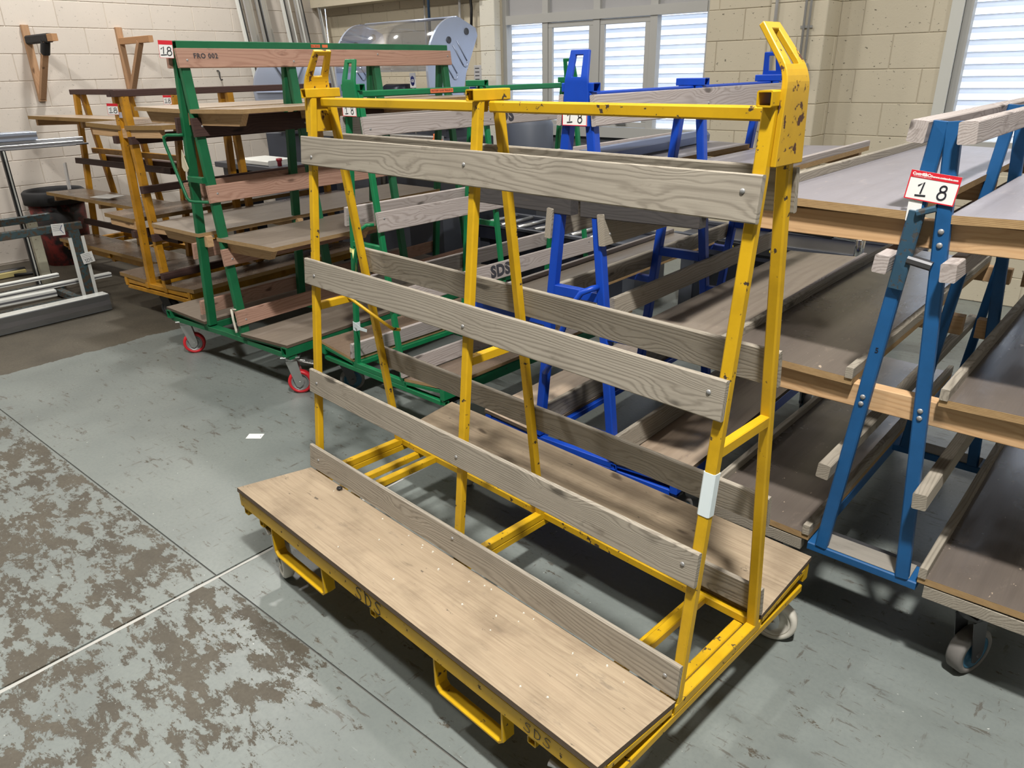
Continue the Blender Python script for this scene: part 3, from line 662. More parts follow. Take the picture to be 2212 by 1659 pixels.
for sg in (-1, 1):
    for (z, yi, yo, nm) in ((1.462, .05, .52, 's'), (.812, .09, .60, 't')):
        board('shelf', T2, -.002, 1.95, sg*yi, z, sg*yo, z+.006, .020, [PLYT if z > 1 else PLYG, EDGE])
        for x in (.05, .67, 1.31, 1.92):
            b = MB(); prof = [(sg*(yi-.02), z-.02), (sg*(yo-.06), z-.016), (sg*(yo-.10), z-.075), (sg*(yi-.02), z-.08)]
            b.prism(prof, (x-.018, 0, 0), (0, 1, 0), (0, 0, 1), (.036, 0, 0)); b.build('shelf_bearer', PINEY, T2)
    board('deck_board', T2, -.012, 1.96, sg*.185, .286, sg*.61, .304, .016, [PLYG, EDGED])
    b = MB(); b.tube((-.02, sg*.585, .262), (1.97, sg*.585, .262), .045, .05, .004); b.build('outer_rail', GRN, T2)
    b = MB(); b.bar((0, sg*.2, .248), (1.95, sg*.2, .248), .04, .04, ch=.003); b.build('inner_rail', GRN, T2)
    for x in xs2:
        b = MB(); b.bar((x, sg*.19, .262), (x, sg*.60, .278), .05, .018, ch=.002); b.build('deck_support', GRN, T2)
        b = MB(); b.bar((x, 0, .242), (x, sg*.60, .242-.012), .05, .03, ch=.002); b.build('cross_member', GRN, T2)
for x in (0.0, ):
    b = MB(); b.bar((.0, -A2.y(1.10)+.01, 1.11), (.0, A2.y(1.10)-.01, 1.11), .03, .03, ch=.002); b.build('cross_bar', GRN, T2)
b = MB(); b.rod([(.0, A2.y(1.33)+.0, 1.335), (-.05, .13, 1.335), (-.06, .15, 1.325), (-.06, .15, 1.29), (-.06, .03, 1.02), (-.055, .015, 1.005), (-.04, -.01, 1.0), (.0, -A2.y(1.0), 1.0)], .0085, 8); b.build('handle', GRN, T2)
b = MB(); b.rod([(-.012, -.14, .42), (-.012, -.175, .425)], .004); b.rod([(-.014, -.135, .42), (-.016, -.14, .36), (-.014, -.147, .30), (-.016, -.15, .285)], .007, 6); b.build('rope_end', ROPE, T2)
b = MB(); b.bar((.82, -.0322, 1.764), (.885, -.0322, 1.764), .0012, .016, ch=0); b.bar((.90, -.0322, 1.764), (.94, -.0322, 1.764), .0012, .016, ch=0); b.build('orange_sticker', ORANGE, T2)
text('SMALL TROLLEY 8', .0085, (.852, -.0334, 1.764), (1, 0, 0), (0, 0, 1), INK, T2, ext=.0002)
for (x, y, rz, bk) in ((.045, .53, 2.55, False), (.045, -.55, 2.35, True), (1.85, .53, .3, False), (1.85, -.55, .4, False)): caster(T2, x, y, .222, .066, .038, rz, 'red', bk)
# ------------------------------------------------------------------ blue shelf trolley on the right
DUST = wood('dusty steel plate', (.25, .23, .20), (.16, .145, .125), ring=20, axis=1, contrast=.2, knots=False, rough=.9, fine=.6, fleck=.3)
T5 = thing('shelf_trolley', 'blue A-frame shelf trolley with dark plywood shelves at the right edge', 'trolley', (1.702, .435, 0), 1.549)
A5 = AF(.111, .303, .013, 1.486); xs5 = [.012, .83, 1.64]
legs(T5, A5, xs5, .024, .034, BLU2, zb=.295, zt=1.49)
random.seed(31)
for sg in (-1, 1):
    for (z, h, w, x0, mt) in ((1.466, .048, .038, -.03, GREYW_LIT), (1.160, .044, .034, -.045, GREYW_LIT), (.569, .044, .034, -.055, GREYW)):
        plank(T5, A5, sg, z-h/2, z+h/2, x0, 1.68, w, .017, mt, (), name='side_rail')
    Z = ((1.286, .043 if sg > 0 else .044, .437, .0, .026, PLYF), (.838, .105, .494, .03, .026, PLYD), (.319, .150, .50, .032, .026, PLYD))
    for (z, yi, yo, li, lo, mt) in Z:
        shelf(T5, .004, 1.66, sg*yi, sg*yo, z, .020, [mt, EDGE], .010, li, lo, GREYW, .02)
    b = MB(); b.bar((.02, sg*.17, .276), (.02, sg*.47, .280), .03, .04, ch=.002); b.build('shelf_bearer', GREYW, T5)
    for z, yo in ((1.286, .43), (.838, .485)):
        for x in xs5[1:]:
            b = MB(); b.bar((x+.03, sg*.02, z-.056), (x+.03, sg*yo, z-.050), .04, .065, ch=.002); b.build('shelf_bearer', PINEY, T5)
    b = MB(); b.bar((.09, sg*.30, .272), (1.66, sg*.30, .272), .05, .05, ch=.003); b.build('base_rail', DSTEEL, T5)
    b = MB(); b.bar((.085, sg*.165, .272), (1.66, sg*.165, .272), .03, .045, ch=.003); b.build('base_rail', BLU2, T5)
for z, yo in ((1.286, .43), (.838, .485)):
    b = MB(); b.bar((.045, -yo, z-.054), (.045, yo, z-.054), .038, .066, ch=.002); o = b.build('shelf_bearer', PINEY, T5)
for x in xs5:
    b = MB(); b.bar((x+.034, -.15, .282), (x+.034, .15, .282), .085, .026, ch=.003); cm_ = b.build('cross_member', BLU2, T5)
    b = MB(); b.bar((x+.036, -.13, .2965), (x+.036, .13, .2965), .076, .003, ch=.001); b.build('dusty_plate', DUST, cm_)
    b = MB(); b.bar((x+.12, -.42, .25), (x+.12, .42, .25), .05, .03, ch=.003); b.build('cross_member', DSTEEL, T5)
    for sg in (-1, 1):
        for z in ((1.247, 1.215) if x < .1 and sg < 0 else ())+((.795, .775) if x < .1 else ()): bolt(T5, (x-.0125, sg*A5.y(z), z), (-1, 0, 0), .007)
b = MB(); b.bar((-.004, -.03, 1.165), (-.004, .025, 1.175), .03, .02, ch=.005); b.build('cross_bar', DSTEEL, T5)
b = MB(); b.bar((-.004, -.014, 1.300), (-.010, .024, 1.286), .026, .014, ch=.003); b.bar((-.006, .024, 1.290), (-.006, A5.y(1.10)-.004, 1.10), .036, .014, up=(1, 0, 0), ch=.003); b.build('bent_handle', paint('scuffed blue grey', (.03, .075, .12), chip=(.05, .05, .05), amt=.55), T5)
text('AST', .03, (.17, -.0607, 1.478), (1, 0, 0), (0, 0, 1), STENCIL, T5)
b = MB(); b.box((-.0006, A5.y(1.285)+.004, 1.290), (.0012, .03, .05)); b.build('paper_label', PAPER, T5)
text('5', .02, (-.0008, A5.y(.95), .93), (0, -1, 0), (0, 0, 1), INK, T5)
for (x, y, rz) in ((.10, .30, 2.8), (.09, -.285, 2.75), (1.5, .30, .2), (1.5, -.30, .3)): caster(T5, x, y, .235, .072, .044, rz, 'grey', y < 0 and x < 1)

# ------------------------------------------------------------------ ochre shelf trolleys on the left
EDGEO = plyedge('ochre shelf edge', (.34, .215, .085), (.20, .12, .045))
def ochre(root, A, xs, rails, shelves, base_z=.25, wyo=.45, bear=True, xend=1.7, rx=(-.04, 1.65), top=(1.505, 1.547)):
    legs(root, A, xs, .048, .042, OCH, zb=base_z, zt=top[0])
    for sg in (-1, 1):
        b = MB(); b.bar((rx[0]-.015, sg*.026, sum(top)/2), (rx[1]+.05, sg*.026, sum(top)/2), .045, top[1]-top[0], ch=.003); b.build('top_rail', DARKW, root)
    for (z, sides) in rails:
        for sg in sides: plank(root, A, sg, z-.024, z+.024, rx[0], rx[1], .042, .021, DARKW, (), name='side_rail')
    for (z, yi, yo, sides, mt) in shelves:
        for sg in sides:
            shelf(root, -.03, xs[-1]+.05, sg*yi, sg*yo, z, .027, [mt, EDGEO], .012)
            if z > .5:
                for x in xs:
                    b = MB(); b.bar((x, sg*(yi-.03), z-.05), (x, sg*(yo-.05), z-.038), .036, .06, ch=.003); b.build('shelf_bearer', PINEY, root)
    for sg in (-1, 1):
        b = MB(); b.bar((-.03, sg*.40, base_z-.012), (xs[-1]+.04, sg*.40, base_z-.012), .03, .06, ch=.003); b.build('base_rail', OCH, root)
        b = MB(); b.bar((-.03, sg*.12, base_z-.005), (xs[-1]+.04, sg*.12, base_z-.005), .04, .04, ch=.003); b.build('base_rail', OCH, root)
    for x in xs:
        b = MB(); b.bar((x, -.43, base_z-.008), (x, .43, base_z-.008), .05, .034, ch=.003); b.build('cross_member', OCH, root)
        b = MB(); b.bar((x, -.40, base_z-.05), (x, .40, base_z-.05), .05, .03, ch=.003); b.build('cross_member', OCH, root)
T6 = thing('shelf_trolley', 'ochre A-frame shelf trolley with dark rails beside the red wheeled green trolley', 'trolley', (-3.137, .704, 0), 1.66)
A6 = AF(.101, .252, .044, 1.457)
ochre(T6, A6, [.0, .78, 1.56], [(1.238, (-1, 1)), (.927, (-1, )), (.609, (-1, 1)), (.341, (-1, ))],
      [(1.33, .03, .465, (-1, 1), PLYB), (.715, .125, .495, (-1, 1), PLYB), (.285, .13, .47, (-1, 1), PLYB)], rx=(-.045, 1.70))
b = MB(); b.box((-.0185, .02, 1.395), (.002, .07, .035)); b.build('tape_band', plain('clear tape', (.45, .45, .55), .3), T6)
for i, s_ in enumerate(('607', '/06')): text(s_, .04, (-.0175, -A6.y(1.02)+.0, 1.02-.055*i), (0, -1, 0), (0, .03, 1), INK, T6)
text('6.0', .035, (-.0185, -.02, 1.445), (0, -1, 0), (0, 0, 1), INK, T6)
text('417', .035, (-.0175, -A6.y(.53), .52), (0, -1, 0), (0, .03, 1), INK, T6)
for (x, y, rz) in ((.05, .06, 2.2), (.1, -.36, 2.9), (1.5, .3, .2), (1.5, -.3, .3)): caster(T6, x, y, .186, .066, .036, rz, 'black')
T7 = thing('shelf_trolley', 'ochre A-frame shelf trolley against the left wall, end on to the brackets', 'trolley', (-5.34, 1.30, 0), .055)
A7 = AF(.145, .252, .03, 1.457)
ochre(T7, A7, [.0, .82, 1.60], [(.935, (-1, 1)), (.40, (-1, ))],
      [(1.325, .05, .45, (-1, ), PLYT), (.695, .12, .46, (-1, ), PLYB), (.285, .15, .45, (-1, ), PLYB)], rx=(-.06, 1.55), top=(1.49, 1.532))
b = MB(); b.bar((.02, -.0, 1.02), (1.58, -.0, 1.02), .03, .045, ch=.003); b.build('tie_bar', OCH, T7)
for (x, y, rz) in ((.08, -.33, .2), (1.45, -.33, .4), (.08, .33, .3), (1.45, .33, .2)): caster(T7, x, y, .186, .066, .036, rz, 'black')
# ------------------------------------------------------------------ lot tags hung on the trolleys
def lot_tag(M, w, h, label, land=True):
    t = thing('lot_tag', label, 'tag', (0, 0, 0), 0, None); t.matrix_world = M
    b = MB(); b.box((0, 0, -.0006), (w, h, .0012)); b.build('card', PAPER, t)
    hd = h*.24; e = w*.022
    b = MB(); 
    for (x0, x1, y0, y1) in ((-w/2, w/2, h/2-hd, h/2), (-w/2, -w/2+e, -h/2, h/2-hd), (w/2-e, w/2, -h/2, h/2-hd), (-w/2+e, w/2-e, -h/2, -h/2+e)): b.box(((x0+x1)/2, (y0+y1)/2, .0003), (x1-x0, y1-y0, .0006))
    b.build('red_border', TAGRED, t)
    s = h*.52; cy = -hd/2; lw = h*.055
    d1 = MB(); x1 = -w*.20; ribbon(d1, [(x1-s*.26, cy+s*.22), (x1+s*.08, cy+s*.5), (x1+s*.0, cy-s*.28)], lw, .0004)
    ribbon(d1, [(x1-s*.32, cy-s*.42), (x1, cy-s*.40), (x1+s*.36, cy-s*.36)], lw, .0004)
    x8 = w*.22
    for (yc, r) in ((cy+s*.27, s*.20), (cy-s*.18, s*.26)): ribbon(d1, [(x8+r*.95*cos(a*pi/9)+.1*r*sin(a*pi/9), yc+r*sin(a*pi/9)) for a in range(18)], lw, .0004, closed=True)
    d1.build('handwritten_number', INK, t)
    if land:
        text('Cottrill&Co.', h*.135, (-w*.25, h/2-hd*.48, .0007), (1, 0, 0), (0, 1, 0), PAPER, t, ext=.0002, bold=.0004)
        text('www.cottandco.com', h*.095, (w*.20, h/2-hd*.55, .0007), (1, 0, 0), (0, 1, 0), PAPER, t, ext=.0002, bold=.0003)
        b = MB(); b.box((-w*.25, h/2-hd*.82, .0008), (w*.36, h*.008, .0003)); b.box((-w*.205, h/2-hd*.5, .0008), (h*.008, hd*.8, .0003)); b.build('logo_rule', PAPER, t)
    return t
def trolley_m(t): return Matrix.Translation(t.location) @ Matrix.Rotation(t.rotation_euler.z, 4, 'Z')
def end_tag(root, x, y, z, tilt=0.0): # faces local -X of the trolley
    return trolley_m(root) @ frame_m((x, y, z), (0, -1, 0), (0, 0, 1)) @ Matrix.Rotation(tilt, 4, 'Z')
lot_tag(end_tag(T5, -.004, .003, 1.345, radians(-6)), .108, .066, 'red and white lot tag 18 clipped across the legs of the right hand blue trolley')
lot_tag(frame_m((-1.80, .405, 1.742), (.62, .78, 0), (0, 0, 1)) @ Matrix.Rotation(radians(-3), 4, 'Z'), .066, .080, 'lot tag 18 on the top rail end of the pink planked green trolley', False)
lot_tag(frame_m((-3.165, .655, 1.432), (.62, .78, 0), (0, 0, 1)) @ Matrix.Rotation(radians(-3), 4, 'Z'), .066, .068, 'lot tag 18 on the nearer ochre trolley at left', False)
lot_tag(end_tag(T3, -.018, .0, 1.475, 0), .098, .062, 'lot tag 18 on the plain green trolley, half hidden by the yellow top rail', False)
lot_tag(end_tag(T4, -.020, .0, 1.475, 0), .098, .062, 'lot tag 18 on the royal blue trolley, half hidden by the yellow top rail', False)
lot_tag(Matrix.Translation((-3.68, 1.275, 1.46)) @ frame_m((0, 0, 0), (0, 1, 0), (0, 0, 1)) @ Matrix.Rotation(radians(-2), 4, 'Z'), .062, .064, 'lot tag mostly hidden behind the tan shelf, on the far ochre trolley', False)

# ------------------------------------------------------------------ wall brackets
for (y, lab, wrap) in ((1.235, 'wooden wall bracket with its arm wrapped in black tape', True), (2.066, 'plain wooden wall bracket above the ochre trolleys', False)):
    t = thing('wall_bracket', lab, 'bracket', (XL, y, 1.43), 0)
    b = MB(); b.bar((.018, 0, 0), (.018, 0, .645), .06, .036, up=(1, 0, 0), ch=.002); b.build('wall_batten', BRACK, t)
    b = MB(); b.bar((.036, 0, .52), (.66, 0, .52), .045, .058, ch=.002); a_ = b.build('arm', wood('bracket arm timber'+str(y), (.54, .31, .16), (.38, .19, .09), axis=0, contrast=.5), t)
    b = MB(); b.bar((.03, 0, .03), (.43, 0, .50), .045, .05, up=(0, 1, 0), ch=.002); b.build('strut', BRACK, t)
    if wrap:
        b = MB()
        for k in range(14): b.bar((.04+.036*k, 0, .52), (.04+.036*k+.033, 0, .52), .058, .072, ch=.012)
        b.bar((.36, 0, .40), (.43, 0, .497), .062, .066, up=(0, 1, 0), ch=.012); b.build('tape_wrap', RUBBER, t)

# ------------------------------------------------------------------ lengths standing in the corner
random.seed(41); PX = [(3.42, .05, 'pale'), (3.52, .09, 'film'), (3.66, .05, 'dark'), (3.74, .07, 'film'), (3.86, .04, 'alu'), (3.99, .05, 'pale'), (4.06, .04, 'alu'), (4.16, .05, 'alu'), (4.25, .035, 'dark'), (4.33, .05, 'alu'), (4.42, .03, 'pale'), (4.47, .03, 'alu')]
names = {'pale': 'pale grey window profile', 'film': 'film wrapped aluminium profile', 'dark': 'dark edged aluminium profile', 'alu': 'bare aluminium profile'}
cnt = {}; ordn = ['first', 'second', 'third', 'fourth', 'fifth']
for i, (y, w, k) in enumerate(PX):
    H = [2.9, 3.0, 2.8, 2.9, 1.95, 2.9, 2.8, 2.9, 2.7, 2.05, 1.9, 2.9][i]; cnt[k] = cnt.get(k, 0)+1
    t = thing('leaning_profile', f'{names[k]} leaning in the corner, {ordn[cnt[k]-1]} of its kind from the left', 'profile', (XL+.34, y+.07, 0), 0, 'profiles leaning in the corner')
    top = Vector((-.25, -.17-.03*random.random(), H)); b = MB(); th_ = .03
    b.bar((0, 0, .0), top, w, th_, up=(1, 0, 0), ch=.002); b.build('length', {'pale': ALUW, 'film': ALU, 'dark': ALU, 'alu': ALU}[k], t)
    b = MB(); b.bar((.017, w*.22, .02), top*.995+Vector((.017, w*.22, 0)), w*.3, .006, up=(1, 0, 0), ch=0); b.build('rib', {'pale': plain('dark gasket', (.05, .05, .05), .6), 'film': WRAP, 'dark': BLACK, 'alu': ALUW}[k], t)

# ------------------------------------------------------------------ mitre saw with clear guard
t = thing('mitre_saw', 'mitre saw machine with silver slotted end plates and clear curved guard', 'machine', (-3.4, 3.35, 0), 0)
arc = [(.36*cos(a)+.10, 1.62+.42*sin(a)) for a in [radians(180-k*8) for k in range(0, 13)]]
plate = arc+[(.34, 1.96), (.36, 1.90), (.20, 1.60), (.16, 1.45), (.14, 1.15), (-.24, 1.15)]
for (x, nm) in ((.62, 1), (-.62, 0)):
    b = MB(); b.prism(plate, (x-.012, 0, 0), (0, 1, 0), (0, 0, 1), (.024, 0, 0)); p = b.build('end_plate', MACH, t)
    for (yy, zz) in ((.0, 1.86), (.22, 1.93)):
        b = MB(); b.lathe([(0, .0), (.022, 0), (.028, .004), (.028, 0)], (x+.013, yy, zz), 'x', 14); b.build('port', MACHD, p)
    for (y0, z0) in ((-.06, 1.74), (.07, 1.84), (-.12, 1.55)):
        b = MB(); pts = []
        dy, dz = .12, -.16
        nx = Vector((0, dz, -dy)).normalized()*.03
        for s_ in (-1, 1): b.rod([(x+.013, y0+nx.y*s_, z0+nx.z*s_), (x+.013, y0+dy+nx.y*s_, z0+dz+nx.z*s_)], .006, 6)
        b.rod([(x+.013, y0+dy+nx.y*cos(a)*1.0+dy/.2*.03*sin(a), z0+dz+nx.z*cos(a)+dz/.2*.03*sin(a)) for a in [pi*k/6 for k in range(7)]], .006, 6); b.build('pressed_slot', MACH, p)
b = MB(); vs = []; fs = []
for (yy, zz) in arc: vs += [(-.608, yy, zz), (.608, yy, zz)]
for i in range(len(arc)-1): fs.append([2*i, 2*i+1, 2*i+3, 2*i+2])
b.add(vs, fs, 0, True); o = b.build('clear_guard', GUARD, t); md = o.modifiers.new('t', 'SOLIDIFY'); md.thickness = .004
b = MB(); b.rod([(-.608, arc[-1][0], arc[-1][1]), (.608, arc[-1][0], arc[-1][1])], .012, 8); b.build('guard_edge', MACH, t)
b = MB(); b.box((0, .05, .54), (1.5, .7, 1.06), .01); b.box((0, .12, 1.2), (1.2, .35, .3), .03); b.build('body', MACHD, t)
b = MB(); b.lathe([(0, -.15), (.10, -.15), (.10, .15), (0, .15)], (-.1, .05, 1.42), 'x', 18); b.build('motor', MACHB, t)
b = MB(); b.box((0, -.33, 1.09), (1.6, .10, .05), .004); b.build('fence', STEEL, t)
for x in (-.55, .0, .5):
    b = MB(); b.lathe([(0, -.2), (.035, -.2), (.035, .1), (.02, .1), (.02, .16), (0, .16)], (x, -.30, .85), 'z', 14); b.build('clamp_cylinder', STEEL, t)
s_ = tag(boxes('machine_sign', [(-.035, .035, -.003, .003, 0, .12)], PAPER), 'white sign with a blue oval standing on the saw', 'sign'); s_.location = (-3.06, 3.18, 1.49)
b = MB(); b.lathe([(0, 0), (.026, 0), (.026, .001), (0, .001)], (0, 0, 0), 'y', 24); o = b.build('blue_oval', NAVY, s_, Matrix.Translation((0, -.0045, .055)) @ Matrix.Scale(1.55, 4, (0, 0, 1)))
text('CE', .03, (0, -.0048, .055), (1, 0, 0), (0, 0, 1), PAPER, s_, bold=.001)
b = MB(); b.box((-3.06, 3.18, 1.30), (.012, .012, .385)); tag(b.build('sign_post', STEEL), 'thin steel rod holding the sign above the saw', 'rod')
# second saw head: round spoked guard
t = thing('disc_saw', 'round grey saw guard with spokes seen past the green trolley', 'machine', (-5.05, 3.3, 0), radians(38))
b = MB(); b.lathe([(0, -.02), (.40, -.02), (.42, -.01), (.42, .05), (.40, .05), (.39, .0), (0, .0)], (0, 0, 1.45), 'y', 40); b.build('disc', MACH, t)
for k in range(6):
    a = pi*k/6*2; b = MB(); b.bar((.09*cos(a), -.026, 1.45+.09*sin(a)), (.38*cos(a), -.026, 1.45+.38*sin(a)), .012, .035, up=(0, 1, 0), ch=.002); b.build('spoke', MACH if k % 2 else MACHD, t)
b = MB(); b.lathe([(0, -.07), (.07, -.07), (.10, -.03), (.10, -.02), (0, -.02)], (0, 0, 1.45), 'y', 20); b.build('hub', MACHB, t)
b = MB(); b.box((0, .22, .525), (.7, .45, 1.05), .01); b.build('pedestal', MACHD, t)
b = MB(); b.box((0, .0, 1.12), (.3, .3, .1), .01); b.build('slide', STEEL, t)
# dark workbench with control tray behind the ochre trolley
t = thing('saw_bench', 'low dark machine bench with pale tray behind the trolleys', 'bench', (-4.45, 2.60, 0), 0)
b = MB(); b.box((0, 0, .80), (1.5, .45, .05), .004); b.build('top', MACHD, t)
for x in (-.65, .65):
    b = MB(); b.box((x, 0, .39), (.08, .35, .78), .004); b.build('leg', MACHB, t)
b = MB(); b.box((-.1, -.03, .85), (.5, .3, .05), .01); b.build('tray', ALUW, t)
b = MB(); b.lathe([(0, .0), (.02, 0), (.02, .04), (.028, .05), (.028, .07), (0, .075)], (.25, -.12, .83), 'z', 14); b.build('red_stop_button', plain('red plastic', (.25, .01, .02), .4), t)
# roller conveyor benches running behind the green and blue trolleys
for (x, y, L_, lab) in ((-1.35, 3.15, 1.6, 'long dark conveyor bench under the left window'), (.35, 3.35, 1.5, 'dark conveyor bench with chrome handle between the blue trolleys')):
    t = thing('conveyor_bench', lab, 'bench', (x, y, 0), 0)
    dz = .085 if x > 0 else 0.0
    b = MB(); b.box((0, 0, .40+dz), (L_, .5, .10), .004); b.build('bed', MACHB, t)
    for sx in (-1, 1):
        b = MB(); b.box((sx*(L_/2-.1), 0, .175+dz/2), (.1, .42, .35+dz), .004); b.build('pedestal', MACHD, t)
    for sy in (-1, 1):
        b = MB(); b.bar((-L_/2, sy*.24, .463+dz), (L_/2, sy*.24, .463+dz), .04, .025, ch=.003); b.build('edge_strip', MACHD, t)
    b = MB(); b.box((0, -.19, .175+dz/2), (L_-.22, .02, .34+dz), .002); b.build('front_panel', MACHB, t)
    for k in range(9):
        b = MB(); xx = -L_/2+.1+k*(L_-.2)/8; b.rod([(xx, -.2, .462), (xx, .2, .462)], .018, 10); b.build('roller', STEEL, t)
    if x > 0:
        b = MB(); b.bar((-.40, -.27, .43+dz), (.47, -.27, .43+dz), .012, .06, ch=.002); sc = b.build('scale_strip', BLACK, t)
        for k in range(9):
            b = MB(); b.lathe([(0, -.003), (.011, -.003), (.011, 0), (0, 0)], (-.30+.088*k, -.2765, .432+dz), 'y', 14); b.build('dot', YDOT, sc)
        b = MB(); b.lathe([(0, 0), (.028, 0), (.028, .16), (.022, .17), (0, .17)], (.485, -.26, .41+dz), 'z', 16); b.build('post', CHROME, t)
        b = MB(); b.rod([(.485, -.26, .565+dz), (.30, -.26, .575+dz)], .014, 12); b.build('handle_bar', CHROME, t)
        b = MB(); b.rod([(.32, -.26, .574+dz), (-.05, -.26, .59+dz)], .02, 12); b.build('handle_grip', BLACK, t)
b = MB(); b.lathe([(0, 0), (.17, 0), (.18, .02), (.18, .62), (.15, .66), (0, .66)], (-2.62, 3.65, .47), 'y', 4)
o = MB(); o.lathe([(0, 0), (.2, 0), (.21, .02), (.21, .55), (.18, .60), (0, .61)], (0, 0, 0), 'z', 24); o = o.build('grey_drum', plain('blue grey plastic', (.10, .115, .15), .5)); o.location = (-2.30, 3.85, .62); tag(o, 'dark blue grey drum in front of the left window', 'drum')
o = MB(); o.box((0, 0, .31), (.5, .45, .62), .01); o = o.build('drum_stand', MACHD); o.location = (-2.30, 3.85, 0); tag(o, 'dark steel stand under the blue grey drum', 'stand')
o = MB(); o.lathe([(0, 0), (.04, 0), (.045, .01), (.045, .08), (.03, .1), (.03, .13), (0, .13)], (0, 0, 0), 'z', 16); o = o.build('orange_bottle', plain('orange plastic', (.8, .16, .02), .4)); o.location = (-2.38, 2.78, 1.03); tag(o, 'small orange bottle glimpsed between the yellow legs', 'bottle')
o = MB(); o.box((0, 0, .515), (.4, .3, 1.03), .01); o = o.build('machine_cabinet', MACHD); o.location = (-2.38, 2.75, 0); tag(o, 'dark machine cabinet that carries the orange bottle', 'cabinet')

# ------------------------------------------------------------------ services on the back wall
def pipe(name, pts, r, mat, label, cat='conduit', group=None):
    b = MB(); b.rod(pts, r, 8); return tag(b.build(name, mat), label, cat, group)
pipe('conduit_pipe', [(-.33, 4.285, 1.0), (-.33, 4.285, 4.9)], .012, CONDUIT, 'single grey trunking run on the pier beside the left window')
pipe('conduit_pipe', [(-.115, 4.285, 1.62), (-.115, 4.285, 4.9)], .009, CONDUIT, 'left of the two conduits above the grey socket')
pipe('conduit_pipe', [(-.08, 4.285, 1.62), (-.08, 4.285, 4.9)], .009, CONDUIT, 'right of the two conduits above the grey socket')
t = thing('wall_socket', 'grey metal socket box below the paired conduits', 'socket', (-.095, 4.295, 1.50), 0)
b = MB(); b.box((0, -.022, .06), (.09, .044, .12), .006); b.build('box', SOCKET, t)
b = MB(); b.box((0, -.046, .07), (.03, .006, .03), .002); b.box((0, -.046, .03), (.03, .006, .02), .002); b.build('switch', CONDUIT, t)
b = MB(); b.box((-.095, 4.287, 1.86), (.085, .006, .018), .002); tag(b.build('pipe_clip', STEEL), 'steel clip holding the paired conduits to the pier', 'clip')
pipe('conduit_pipe', [(-3.78, 4.545, .3), (-3.78, 4.545, 4.3)], .014, CONDUIT, 'pale conduit on the wall left of the flaking pier')
pipe('conduit_pipe', [(-4.30, 4.545, 1.2), (-4.30, 4.545, 2.335)], .010, CONDUIT, 'short pale conduit under the wall ledge')
pipe('air_pipe', [(-4.0, 4.32, 1.0), (-4.0, 4.32, 4.9)], .014, plain('dark blue pipe', (.02, .05, .10), .4), 'dark blue air pipe hanging behind the clear guard', 'pipe')
pipe('cable', [(-3.62, 4.53, 4.9), (-3.62, 4.53, 2.35), (-3.60, 4.53, 2.2), (-3.62, 4.53, 1.9)], .014, BLACK, 'thick black cable coming down the back wall', 'cable')
t = thing('wall_notice', 'small pale notice board beside the flaking pier', 'notice', (-3.55, 4.55, 1.45), 0)
b = MB(); b.box((0, 0, .11), (.11, .02, .22), .004); b.build('board', plain('grey notice', (.45, .45, .46), .5), t)
b = MB()
for k in range(5): b.box((-.01, -.0108, .05+.035*k), (.06, .001, .008))
b.build('printed_lines', INK, t)
for k, (y, z, lab) in enumerate(((3.05, 1.62, 'upper black wall hook'), (3.05, 1.44, 'lower black wall hook'))):
    b = MB(); b.rod([(XL+.0, y, z+.05), (XL+.03, y, z+.05), (XL+.045, y, z+.03), (XL+.04, y, z-.02), (XL+.055, y, z-.045), (XL+.085, y, z-.04)], .007, 7); tag(b.build('wall_hook', BLACK), lab+' on the cream wall beside the green leg', 'hook')

# ------------------------------------------------------------------ stillage and lengths by the left edge
t = thing('steel_stillage', 'low worn blue grey steel stillage frame at the left edge', 'stillage', (-4.04, .56, 0), 0)
for (x, m_) in ((0, RUSTBLUE), (-.62, RUSTBLUE)):
    b = MB(); b.bar((x, .02, .045), (x, -1.9, .045), .06, .06, ch=.004); b.build('bottom_rail', m_, t)
    b = MB(); b.bar((x, .04, .60), (x, -1.9, .60), .05, .055, ch=.004); b.build('top_rail', m_, t)
for (x, y, m_) in ((0, -.02, RUSTBLUE), (-.62, -.10, CREAMST), (0, -1.8, RUSTBLUE), (-.62, -1.8, CREAMST)):
    b = MB(); b.bar((x, y, .07), (x, y, .575), .07, .05, up=(1, 0, 0), ch=.004); b.build('post', m_, t)
for y in (-.1, -1.7):
    b = MB(); b.bar((-.6, y, .045), (-.02, y, .045), .05, .05, ch=.004); b.build('cross_member', RUSTBLUE, t)
for sx in (-1, 1):
    b = MB(); b.bar((.02, -.02+sx*.042, .075), (.02, -.02+sx*.042, .52), .008, .03, up=(0, 1, 0), ch=.001); b.build('post_strip', ALUW, t)
for (M_, w, h, lab) in ((frame_m((-4.010, .43, .595), (0, 1, -.05), (0, .0, 1)), .085, .085, 'printed paper label folded over the stillage top rail'), (frame_m((-3.988, .575, .36), (0, 1, .12), (0, 0, 1)), .085, .08, 'white SDS label stuck on the stillage post')):
    o = MB(); o.box((0, 0, 0), (w, h, .0015)); o = o.build('paper_label', PAPER); o.matrix_world = M_; tag(o, lab, 'label')
    b = MB()
    for k in range(4): b.box((-.005, .03-.012*k, .0012), (w*.7, .003, .0004))
    b.build('printed_lines', plain('grey print', (.25, .25, .28), .7), o)
    if 'SDS' in lab: text('SDS', .032, (0, -.022, .0012), (1, 0, 0), (0, 1, 0), INK, o)
    else:
        b = MB(); ribbon(b, [(.03, .03), (.012, .0), (.032, -.03)], .004, .001); b.build('pen_tick', NAVY, o)
